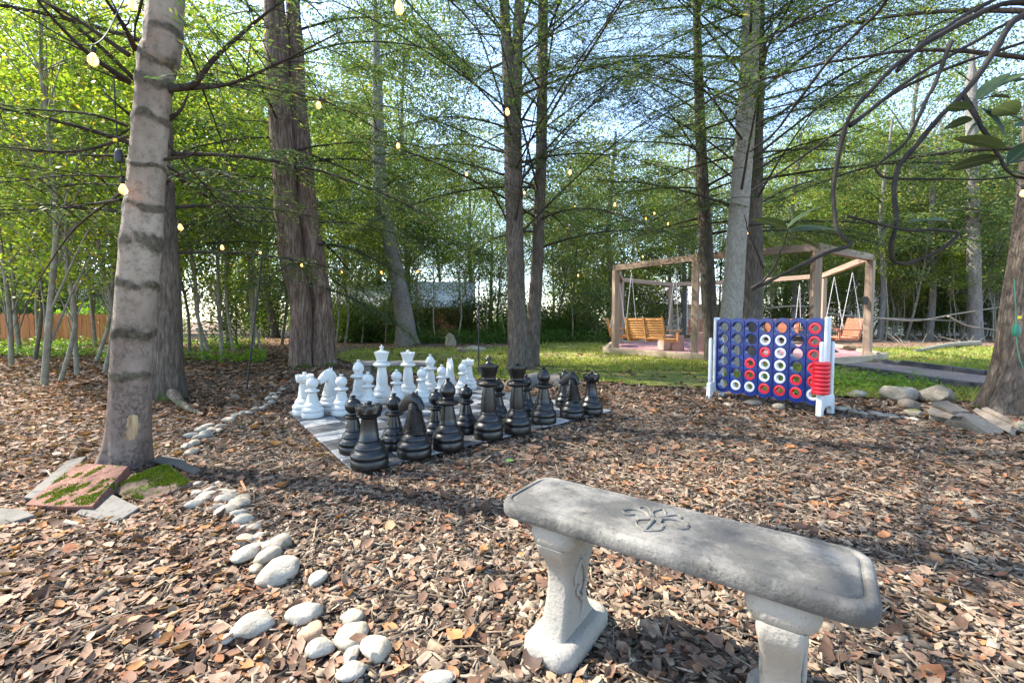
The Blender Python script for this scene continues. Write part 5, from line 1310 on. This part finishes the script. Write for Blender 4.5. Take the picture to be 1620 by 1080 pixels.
slab([G(240, 726, .05), G(262, 719, .05), G(296, 727, .04), G(268, 735, .04)], .02, "grey slate half hidden behind the ringed tree's foot", 'slate', group="slates at the ringed tree")

# ------------------------------------------------------------------ poles and string lights
def pole(px0, py0, px1, py1, label):
    g = G(px0, py0); t = P(px1, py1, g.y); m = MB(); m.tube([(0, 0, -.1), (0, 0, 0), tuple(t - g)], .013, 8)
    m.tube([tuple(t - g), tuple(t - g + Vector((0, 0, .03))), tuple(t - g + Vector((.03, 0, .05)))], .006, 6); tag(m.build("light_pole", M['iron'], None, g, smooth=60), label, "pole", "thin black poles carrying the lights")
pole(390, 616, 415, 400, "thin black pole leaning near the stone edging and twin-trunked tree")
pole(757, 592, 758, 404, "thin upright black pole behind the white chessmen")
def lathe_me(nm, prof, mat, seg=16):
    m = MB(); m.lathe(prof, seg); return m.mesh(nm, mat, 50)
me_sock = lathe_me("socket", [(.006, .03), (.012, .026), (.014, .02), (.014, -.012), (.012, -.018)], M['wire'])
me_glass = lathe_me("bulb", [(.012, -.014), (.013, -.022), (.021, -.036), (.0285, -.052), (.030, -.066), (.027, -.082), (.018, -.094), (.006, -.100), (.001, -.101)], M['bulb'], 20)
_m = MB()
for k in range(4):
    a = k * PI / 2; _m.tube([(.004 * math.cos(a), .004 * math.sin(a), -.02), (.011 * math.cos(a + .3), .011 * math.sin(a + .3), -.05), (.009 * math.cos(a + .6), .009 * math.sin(a + .6), -.078)], .0022, 5)
me_fil = _m.mesh("filament", M['filament'], 60)
def strand(pts, label, every=None, s=1.0, bulbs=None):
    s *= .78
    """pts: (px, py, Y) where bulbs hang; the wire sags between them"""
    Q = [P(x, y, Y) + Vector((0, 0, .06 * s)) for x, y, Y in pts]; o0 = Q[0]
    root = empty("string_light", o0, label, "string light", "strings of warm bulbs between the trees")
    path = curve_pts([tuple(q - o0) for q in Q], 8 * len(Q)); m = MB(); m.tube(path, .0035, 5); m.build("cord", M['wire'], root, smooth=60)
    for i, q in enumerate(Q):
        if bulbs is not None and i not in bulbs: continue
        b = link("bulb", me_glass, root, q - o0 - Vector((0, 0, .03))); b.scale = (s, s, s); b.rotation_euler = (random.uniform(-.15, .15), random.uniform(-.15, .15), random.uniform(0, 6))
        link("socket", me_sock, b); link("filament", me_fil, b)
strand([(560, -60, 1.6), (630, 3, 2.3), (720, 95, 3.2), (802, 172, 4.3), (902, 269, 6.2), (973, 321, 8.0), (1022, 344, 9.6), (1057, 352, 11), (1090, 335, 11.8), (1125, 324, 12.4), (1182, 300, 12.8)], "string of warm bulbs running from overhead past the forked tree to the slim tree", bulbs=[1, 3, 4, 5, 6, 7, 9])
strand([(400, 90, 2.9), (505, 162, 4.0), (630, 227, 5.6), (738, 273, 7.4), (830, 303, 8.8), (909, 326, 10.2), (974, 335, 11.2), (1035, 336, 12), (1110, 333, 12.6), (1165, 362, 9.0)], "string of warm bulbs crossing from the ringed tree behind the forked tree", bulbs=[1, 2, 3, 4, 5, 6, 7, 8])
strand([(194, 292, 2.8), (284, 355, 4.6), (351, 388, 5.8), (412, 398, 6.5), (477, 417, 7.8), (541, 428, 9.4), (603, 429, 10.4), (660, 428, 10.8), (757, 404, 8.25)], "low string of warm bulbs from the ringed tree over the two black poles", bulbs=[0, 1, 2, 3, 4, 5, 6, 7])
strand([(20, 30, 2.0), (148, 86, 2.35), (208, -2, 2.7), (300, -90, 3)], "string with one big bulb hanging before the ringed tree's branches", bulbs=[1, 2])
strand([(757, 404, 8.25), (820, 438, 9.5), (915, 434, 11.6), (1017, 404, 12.6), (1042, 412, 12.2), (1120, 386, 11.2)], "string of warm bulbs from the thin upright pole to the pergola beam", bulbs=[2, 3, 5])
strand([(1176, 352, 8.6), (1181, 366, 8.55), (1200, 345, 8.5)], "single orange bulb glowing against the pale tree's trunk", bulbs=[1], s=1.25)
strand([(1600, 285, 4.2), (1618, 301, 4.2), (1660, 260, 4.2)], "single bulb glowing beside the broad tree's trunk", bulbs=[1])
# hanging plugs with yellow tags
def plug(px, py, Y, label, cord, mh='green_plastic', mc='green_cord', sc=1.0):
    q = P(px, py, Y); root = empty("plug", q, label, "plug"); k = Y / FPX
    m = MB(); loft(m, [(-.055, rrect(.045, .04, .01, 3)), (-.045, rrect(.055, .045, .012, 3)), (.02, rrect(.055, .045, .012, 3)), (.03, rrect(.048, .04, .012, 3)), (.05, rrect(.044, .038, .01, 3)), (.06, rrect(.02, .02, .006, 3))]); m.build("housing", M[mh], root, smooth=40).scale = (sc, sc, sc)
    m = MB(); m.box((0, -.022, .125 * sc), (.035 * sc, .004, .028 * sc)); m.build("tag", M['yellow'], root)
    m = MB(); m.tube(curve_pts([tuple(P(x, y, Y) - q) for x, y in cord], 16), .004, 6); m.build("cord", M[mc], root, smooth=60)
plug(1608, 522, 4.35, "green plug with a yellow tag hanging on the broad tree", [(1604, 440), (1607, 490), (1608, 530), (1612, 565), (1622, 590), (1626, 620)])
plug(188, 247, 2.75, "small dark plug with a yellow tag hanging at the ringed tree", [(180, 118), (183, 180), (187, 235), (190, 262), (194, 286)], 'iron', 'wire', .7)

# ------------------------------------------------------------------ leathery shrub reaching in
rt0 = P(1640, 40, 2.05)
rh = empty("rhododendron", (2.62, 1.9, 0), "dark bare-limbed shrub with leathery leaves arching across in front of the broad tree", "shrub")
def rl(pts): return [tuple(P(x, y, Y) - Vector(rh.location)) for x, y, Y in pts]
def stem(pts, r0, r1, n=40):
    r0 *= .78; r1 *= .6; q = curve_pts(rl(pts), n) + np.cumsum(rng.normal(0, .0016, (n, 3)), 0) * np.sin(np.linspace(0, PI, n))[:, None]; m = MB(); w = np.linspace(r0, r1, n) * (1 + .10 * np.sin(np.arange(n) * 1.3) + .25 * (rng.uniform(0, 1, n) > .9)); m.tube(q, w, 8); m.build("stem", M['rhodo_stem'], rh, smooth=60)
stem([(1740, 560, 2.05), (1735, 350, 2.05), (1715, 130, 2.1), (1660, 20, 2.1), (1590, 8, 2.1), (1500, 55, 2.1), (1420, 112, 2.1), (1362, 172, 2.1), (1345, 200, 2.1), (1332, 245, 2.1), (1323, 300, 2.1), (1325, 345, 2.05), (1328, 372, 2.0), (1349, 389, 1.95), (1310, 402, 1.9), (1268, 421, 1.9), (1228, 440, 1.9), (1188, 459, 1.9)], .022, .011, 90)
stem([(1188, 457, 1.9), (1210, 440, 1.88), (1228, 405, 1.85), (1247, 362, 1.8)], .008, .004); stem([(1208, 425, 1.88), (1195, 395, 1.85), (1178, 340, 1.8)], .006, .003)
stem([(1715, 130, 2.1), (1655, 45, 2.0), (1610, 30, 1.95), (1560, 102, 1.9), (1523, 150, 1.9), (1488, 186, 1.9), (1450, 230, 1.9), (1423, 265, 1.9), (1418, 300, 1.88), (1422, 350, 1.85), (1412, 388, 1.85), (1420, 413, 1.85), (1445, 414, 1.85), (1490, 394, 1.8), (1519, 368, 1.8), (1478, 363, 1.78), (1428, 362, 1.75), (1340, 342, 1.72)], .020, .007, 90)
stem([(1505, 66, 2.08), (1472, 145, 2.0), (1430, 225, 1.95), (1388, 260, 1.95), (1378, 274, 1.95), (1402, 287, 1.92), (1470, 287, 1.9), (1540, 286, 1.88), (1600, 280, 1.85)], .012, .005, 50)
stem([(1523, 150, 1.9), (1548, 188, 1.85), (1566, 220, 1.82), (1582, 252, 1.8), (1600, 276, 1.8), (1640, 285, 1.8)], .013, .006, 30)
stem([(1420, 112, 2.1), (1470, 60, 2.2), (1540, 20, 2.3), (1620, -20, 2.3)], .013, .012); stem([(1345, 200, 2.1), (1430, 135, 2.15), (1520, 80, 2.2), (1640, 10, 2.2)], .012, .012)
stem([(1188, 303, 3.2), (1250, 262, 3.0), (1340, 200, 2.8), (1450, 130, 2.6), (1640, 60, 2.4)], .008, .014, 40); stem([(1186, 240, 3.4), (1230, 205, 3.2), (1310, 100, 2.8), (1390, 20, 2.6), (1410, -20, 2.5)], .010, .016, 40)
def leaf_me(L, W, seed):
    L *= 1.2; W *= 1.2
    n = 9; t = np.linspace(0, 1, n); w = W / 2 * np.sin(PI * np.clip(t, 0.02, .985) ** .85) ** .75; V = []; r = np.random.default_rng(seed)
    for i in range(n):
        x = t[i] * L; sag = -.18 * L * t[i] ** 2
        V += [(x, -w[i], sag + w[i] * .22), (x, 0, sag), (x, w[i], sag + w[i] * .22)]
    F = [(i * 3 + j, i * 3 + j + 1, i * 3 + 4 + j, i * 3 + 3 + j) for i in range(n - 1) for j in (0, 1)]
    return idx_mesh("leaf", np.array(V), np.array(F), M['rhodo'], True)
LM = [leaf_me(.15, .052, 1), leaf_me(.13, .06, 2), leaf_me(.11, .04, 3)]
for px, py, Y, ang, pit_, k in [(1540, 160, 1.85, 20, .1, 0), (1548, 158, 1.85, 80, .9, 1), (1560, 175, 1.85, -15, .2, 0), (1552, 172, 1.85, -60, .8, 1), (1535, 172, 1.85, 175, .2, 2), (1538, 190, 1.85, 190, .15, 2), (1546, 196, 1.85, -100, 1.0, 1), (1580, 250, 1.82, 185, .3, 0), (1590, 262, 1.8, 20, .4, 0), (1600, 270, 1.8, -30, .2, 0), (1596, 258, 1.8, 60, .5, 1), (1575, 140, 1.85, 40, .3, 0), (1605, 200, 1.8, 10, .2, 0), (1605, 130, 1.85, 15, .3, 1),
                             (1418, 345, 1.84, -100, 1.1, 2), (1435, 352, 1.84, 10, .3, 0), (1468, 348, 1.8, 5, .3, 2), (1500, 335, 1.8, 12, .35, 2), (1247, 366, 1.8, 10, .2, 0), (1243, 362, 1.8, 160, .3, 0), (1250, 378, 1.8, -10, .3, 2), (1246, 360, 1.8, 60, .6, 2), (1590, 235, 1.75, 150, .4, 0), (1610, 180, 1.75, 170, .3, 1)]:
    o = link("leaf", LM[k], rh, P(px, py, Y) - Vector(rh.location)); a = math.radians(ang)
    o.rotation_euler = (random.uniform(-.4, .4) + .5, -math.sin(a) * .9, random.uniform(-.35, .35) + (0 if math.cos(a) > 0 else PI)); 

# ------------------------------------------------------------------ ground cover
BQ = [sq(-.5, -.5), sq(7.5, -.5), sq(7.5, 7.5), sq(-.5, 7.5)]; BP_ = [(q.x, q.y) for q in BQ]
LP_ = [(q.x, q.y) for q in LAWN]; PADP = [(q.x, q.y) for q in PAD]; PATHP = [(q.x, q.y) for q in PATH]
line_py = np.array([560, 620, 640, 655, 680, 720, 760, 800, 850, 890, 920, 980, 1080, 1300]); line_px = np.array([470, 445, 425, 390, 330, 302, 320, 360, 385, 410, 440, 460, 560, 800.])
def region(n, Y0, Y1, pw=1.0, margin=1.35):
    Y = (rng.uniform(0, 1, n) ** pw) * (Y1 - Y0) + Y0; X = rng.uniform(-1, 1, n) * (Y * margin * 1.157 + .5); return X, Y
def area_region(n, Y0, Y1):
    u = rng.uniform(0, 1, n); Y = np.sqrt(Y0 ** 2 + u * (Y1 ** 2 - Y0 ** 2)); X = rng.uniform(-1, 1, n) * (Y * 1.3 + .4); return X, Y
def litter_side(X, Y):
    px, py = pxof(X, Y, 0 * X); return px < np.interp(py, line_py, line_px)
def frame_of(n, tilt):
    az = rng.uniform(0, 2 * PI, n); U = nrm(np.stack([rng.normal(0, tilt, n), rng.normal(0, tilt, n), np.ones(n)], -1))
    D = np.stack([np.cos(az), np.sin(az), np.zeros(n)], -1); D = nrm(D - U * (D * U).sum(-1, keepdims=True)); return D, np.cross(U, D), U
def boxes(C, D, S, U, L, W, T, tp):
    """small wedge-ended chips: 5 visible sides each"""
    L, W, T = L[:, None] / 2, W[:, None] / 2, T[:, None] / 2; tp = tp[:, None]
    c = [C - D * L - S * W - U * T, C + D * L - S * W * tp - U * T, C + D * L + S * W * tp - U * T, C - D * L + S * W - U * T,
         C - D * L - S * W + U * T, C + D * L * .94 - S * W * tp + U * T, C + D * L * .94 + S * W * tp + U * T, C - D * L + S * W + U * T]
    V = np.stack(c, 1); n = len(C)
    F = np.array([[4, 5, 6, 7], [0, 1, 5, 4], [1, 2, 6, 5], [2, 3, 7, 6], [3, 0, 4, 7]]); FF = (np.arange(n)[:, None, None] * 8 + F[None]).reshape(-1, 4)
    return V.reshape(-1, 3), FF
def chip_field(n, Y0, Y1, Ls, near):
    X, Y = area_region(n, Y0, Y1); lit = litter_side(X, Y); lawnm = inside(LP_, X, Y)
    k = ~(inside(BP_, X, Y)) & ~(lawnm & (rng.uniform(0, 1, n) < .93)) & ~(lit & (rng.uniform(0, 1, n) < .55)) & ~inside(PATHP, X, Y)
    X, Y = X[k], Y[k]; n = len(X)
    D, S, U = frame_of(n, .32); L = Ls * rng.lognormal(0, .45, n); W = np.minimum(L * .7, Ls * .33 * rng.lognormal(0, .42, n)); T = W * rng.uniform(.15, .45, n)
    C = np.stack([X, Y, ground_h(X, Y) + .006 + rng.uniform(0, .016, n) ** 1.0], -1)
    return (C, D, S, U, L, W, T)
A1 = chip_field(36000, 1.05, 2.6, .036, True)
V, F = boxes(*A1, rng.uniform(.5, 1, len(A1[0])))
tag(link("wood_chips", idx_mesh("wood_chips", V, F, M['chips'])), "brown shredded wood chips covering the clearing floor", "wood chips", kind='stuff')
C, D, S, U, L, W, T = [np.concatenate(q) for q in zip(chip_field(52000, 2.55, 4.6, .042, False), chip_field(46000, 4.5, 8.0, .06, False), chip_field(16000, 8, 13, .09, False))]
q = np.stack([C - D * L[:, None] / 2 - S * W[:, None] * .4, C + D * L[:, None] / 2 - S * W[:, None] * .3, C + D * L[:, None] / 2 + S * W[:, None] * .3, C - D * L[:, None] / 2 + S * W[:, None] * .45], 1)
tag(link("wood_chips", fast_mesh("wood_chips", q, 4, M['chips'])), "brown shredded wood chips receding towards the chess mat and boulders", "wood chips", kind='stuff')
# leaf litter: each leaf two bent halves with pointed ends
def leaves6(C, D, S, U, L, W, curl):
    L = L[:, None] / 2; W = W[:, None] / 2; cu = curl[:, None] * L
    a = C - D * L + U * cu * .6; b = C + D * L + U * cu * 1.0; s1 = C + S * W - D * L * .25 + U * cu * .8; s2 = C - S * W - D * L * .25 + U * cu * .5
    t1 = C + S * W * .7 + D * L * .45 + U * cu * .7; t2 = C - S * W * .7 + D * L * .45 + U * cu * .9
    V = np.stack([a, s1, t1, b, t2, s2, C], 1); n = len(C)
    F = np.array([[0, 6, 1, 1], [6, 2, 1, 1], [6, 3, 2, 2], [0, 5, 6, 6], [5, 4, 6, 6], [4, 3, 6, 6]])[:, :3]
    return V.reshape(-1, 3), (np.arange(n)[:, None, None] * 7 + F[None]).reshape(-1, 3)
def leaf_field(n, Y0, Y1, size, keep_open):
    X, Y = area_region(n, Y0, Y1); lit = litter_side(X, Y); lawnm = inside(LP_, X, Y)
    k = ~(inside(BP_, X, Y) & (rng.uniform(0, 1, n) < .985)) & ((lit & ~lawnm) | (rng.uniform(0, 1, n) < np.where(lawnm, .22, keep_open))) & ~inside(PATHP, X, Y) & ~inside(PADP, X, Y)
    X, Y = X[k], Y[k]; n = len(X); D, S, U = frame_of(n, .27); L = size * rng.lognormal(0, .3, n)
    on = inside(BP_, X, Y)
    C = np.stack([X, Y, ground_h(X, Y) + .014 + rng.uniform(0, .016, n) + on * .03], -1)
    return (C, D, S, U, L, L * rng.uniform(.4, .75, n), rng.normal(.2, .28, n))
parts = [leaf_field(21000, 1.05, 3.0, .041, .38), leaf_field(25000, 3.0, 6.5, .058, .42), leaf_field(30000, 6.5, 13, .085, .4), leaf_field(22000, 13, 24, .11, .12)]
V, F = leaves6(*[np.concatenate(q) for q in zip(*parts)])
tag(link("fallen_leaves", idx_mesh("fallen_leaves", V, F, M['litter'])), "brown and tan fallen leaves strewn over the wood floor", "fallen leaves", kind='stuff')
# fine needles and twigs
n = 24000; X, Y = area_region(n, 1.05, 4.6); D, S, U = frame_of(n, .25); L = rng.lognormal(-2.9, .5, n); C = np.stack([X, Y, ground_h(X, Y) + .016 + rng.uniform(0, .014, n)], -1); w = rng.uniform(.0008, .0028, n)
k = ~inside(BP_, X, Y); C, D, S, U, L, w = C[k], D[k], S[k], U[k], L[k], w[k]
V, F = boxes(C, D, S, U, L, w * 2, w * 1.5, np.full(len(C), .6)); tag(link("twig_litter", idx_mesh("twig_litter", V, F, M['chips'])), "dry needles and thin twigs scattered over the mulch", "twigs", kind='stuff')
# largest leaves and chips lie singly on the ground
def big_leaf(seed):
    r = np.random.default_rng(seed); n = 7; t = np.linspace(0, 1, n); lobes = seed % 3 == 0
    w = np.sin(PI * np.clip(t, .03, .97) ** .8) ** .8 * (.30 if not lobes else .36)
    if lobes: w *= 1 + .45 * np.cos(t * PI * 5)
    cu = r.uniform(.1, .5); V = []
    for i in range(n):
        z = cu * (t[i] - .4) ** 2
        a, b = r.uniform(.15, .5), r.uniform(.15, .5); V += [(t[i] - .5, -w[i], z + w[i] * a), (t[i] - .5, 0, z), (t[i] - .5, w[i], z + w[i] * b)]
    F = [(i * 3 + j, i * 3 + j + 1, i * 3 + 4 + j, i * 3 + 3 + j) for i in range(n - 1) for j in (0, 1)]
    V += [(-.5, -.012, V[1][2]), (-.5, .012, V[1][2]), (-.72, .006, V[1][2] + .03), (-.72, -.006, V[1][2] + .03)]; F.append((3 * n, 3 * n + 1, 3 * n + 2, 3 * n + 3))
    return idx_mesh("fallen_leaf", np.array(V) * .1, np.array(F), M['leaf1'], True)
BLM = [big_leaf(i) for i in range(10)]
cnt = 0
while cnt < 290:
    X, Y = area_region(1, 1.05, 3.1); x, y = float(X[0]), float(Y[0])
    if not litter_side(X, Y)[0] and random.random() < .55: continue
    if inside(BP_, X, Y)[0]: continue
    o = link("fallen_leaf", BLM[cnt % 10], ground, (x, y, float(ground_h(x, y)) + random.uniform(.02, .034))); s = random.uniform(.4, .85); o.scale = (s, s * random.uniform(.8, 1.1), s)
    o.rotation_euler = (random.gauss(0, .16), random.gauss(0, .16), random.uniform(0, 6.28)); cnt += 1
CHM = []
for i in range(8):
    L_, W_ = .055 * random.uniform(.7, 1.2), .022 * random.uniform(.6, 1.3); m = MB(); T_ = random.uniform(.004, .009)
    pts = [(-L_ / 2, -W_ / 2), (L_ * .45, -W_ * random.uniform(.2, .5)), (L_ / 2, W_ * random.uniform(0, .3)), (L_ * .3, W_ / 2), (-L_ * .42, W_ * random.uniform(.3, .5))]
    m.prism(pts, -T_ / 2, T_ / 2, .08); CHM.append(m.mesh("wood_chip", M['chip1']))
cnt = 0
while cnt < 290:
    X, Y = area_region(1, 1.05, 2.0); x, y = float(X[0]), float(Y[0])
    if litter_side(X, Y)[0] and random.random() < .7: continue
    o = link("wood_chip", CHM[cnt % 8], ground, (x, y, float(ground_h(x, y)) + random.uniform(.018, .03))); o.rotation_euler = (random.gauss(0, .3), random.gauss(0, .3), random.uniform(0, 6.28)); cnt += 1
# grass
def grass_field(n, Y0, Y1, h, poly):
    X, Y = area_region(n, Y0, Y1); p = np.stack([X, Y], -1); k = inside(poly, X, Y) & ~inside(PADP, X, Y) & ~inside(PATHP, X, Y) & ~inside(BP_, X, Y)
    thin = wob(p, 1.4, 7, 40); k &= thin > (-.65 + 1.4 * np.clip((9.0 - Y) / 3.5, 0, 1) - .9 * (X > 3.5)); X, Y = X[k], Y[k]; n = len(X); az = rng.uniform(0, 2 * PI, n); hh = h * rng.lognormal(0, .35, n)
    b = np.stack([X, Y, np.full(n, .008)], -1); s = np.stack([np.cos(az), np.sin(az), np.zeros(n)], -1) * (hh * .13)[:, None]
    tip = b + np.stack([rng.normal(0, .45, n) * hh, rng.normal(0, .45, n) * hh, hh], -1)
    return np.stack([b - s, b + s, tip], 1)
tag(link("grass", fast_mesh("grass", np.concatenate([grass_field(120000, 5.2, 11, .045, LP_), grass_field(150000, 11, 26, .06, LP_)]), 3, M['grass'])), "short sunlit lawn grass beyond the chess mat", "grass", kind='stuff')
patch = [tuple(G(1325, 588))[:2], tuple(G(1400, 600))[:2], tuple(G(1500, 616))[:2], tuple(G(1470, 622))[:2], tuple(G(1400, 625))[:2], tuple(G(1312, 625))[:2], tuple(G(1305, 600))[:2]]
n = 26000; X, Y = area_region(n, 5, 10); k = inside(patch, X, Y); X, Y = X[k], Y[k]; n = len(X)
C = np.stack([X, Y, rng.uniform(.02, .16, n)], -1); D = nrm(rng.normal(size=(n, 3)) * [1, 1, .4]); U = nrm(rng.normal(0, .5, (n, 3)) + [0, 0, 1])
tag(link("ground_cover", fast_mesh("ground_cover", leaf_quads(C, D, U, .06 * rng.uniform(.6, 1.4, n), .03), 4, M['vivid'])), "bright green low weeds between the gravel path and boulders", "weeds", kind='stuff')
def fern(px, py, h, label):
    g = G(px, py); r = empty("fern", g, label, "fern", "ferns by the boulders"); 
    for k in range(9):
        az = k * 2 * PI / 9 + random.uniform(-.3, .3); q = limb_curve((0, 0, 0), az, random.uniform(.6, 1.1), h * random.uniform(1.0, 1.4), .55, 10, .02); Q = []
        for i in range(1, 10):
            T = nrm(q[i] - q[i - 1]); S_ = nrm(np.cross(T, [0, 0, 1.])); l = h * .30 * math.sin(PI * (i + .6) / 10.8)
            for sg in (-1, 1): Q.append((q[i] + S_ * sg * l * .5, nrm(S_ * sg + T * .35), l))
        C = np.array([a for a, b, c in Q]); D = np.array([b for a, b, c in Q]); l = np.array([c for a, b, c in Q])
        link("frond", fast_mesh("frond", leaf_quads(C, D, np.tile([0, 0, 1.], (len(C), 1)), l, h * .07), 4, M['vivid']), r)
for px, py, h, lab in [(1405, 608, .30, "bright fern arching over the tan-grey boulder"), (1438, 600, .34, "tall bright fern at the gravel path edge"), (1470, 612, .24, "small fern between the mossy boulder and path"), (1345, 612, .24, "fern growing behind the stacked red rings")]: fern(px, py, h, lab)
for nm, px0, px1, Y0, Y1, nn, mt, lab in [("undergrowth", -150, 420, 9.5, 20, 15000, 'vivid', "sparse yellow-green seedlings over the fence-side wood floor"), ("ground_cover", 540, 960, 18.8, 24, 26000, 'deep', "dense dark green ground cover along the lawn's far edge")]:
    Y = rng.uniform(Y0, Y1, nn); px = rng.uniform(px0, px1, nn); X = (px - 810) / FPX * Y; p = np.stack([X, Y], -1); k = (wob(p, 1.3, 7, 51) > (.25 if nm == "undergrowth" else -.5)) & ~inside(LP_, X, Y); X, Y = X[k], Y[k]; n = len(X)
    C = np.stack([X, Y, rng.uniform(.02, .38 if nm == "undergrowth" else .7, n) * (.4 + .6 * rng.uniform(0, 1, n))], -1); D = nrm(rng.normal(size=(n, 3)) * [1, 1, .4]); U = nrm(rng.normal(0, .5, (n, 3)) + [0, 0, 1])
    tag(link(nm, fast_mesh(nm, leaf_quads(C, D, U, .10 * rng.uniform(.6, 1.4, n), .06), 4, M[mt])), lab, "undergrowth", kind='stuff')
# single leaves that catch the eye
def lone_leaf(loc, s, lab, rot, mat=None):
    me = BLM[1] if mat is None else BLM[2].copy()
    if mat: me.materials.clear(); me.materials.append(mat)
    o = link("fallen_leaf", me, None, loc); o.scale = (s, s, s); o.rotation_euler = rot; tag(o, lab, "leaf")
kg = G(773, 692, .03); lone_leaf((kg.x - .02, kg.y - .105, TZ + .468), .5, "small brown leaf caught on the black king's collar", (.5, .3, .8))
lone_leaf(G(*zz(968, 842), .075), .5, "brown leaf resting on the flat white stone", (.1, .1, .3))
lone_leaf(G(806, 729, .035), .75, "single green leaf lying on the chips in front of the black queen", (.15, -.1, -.6), M['green_leaf'])
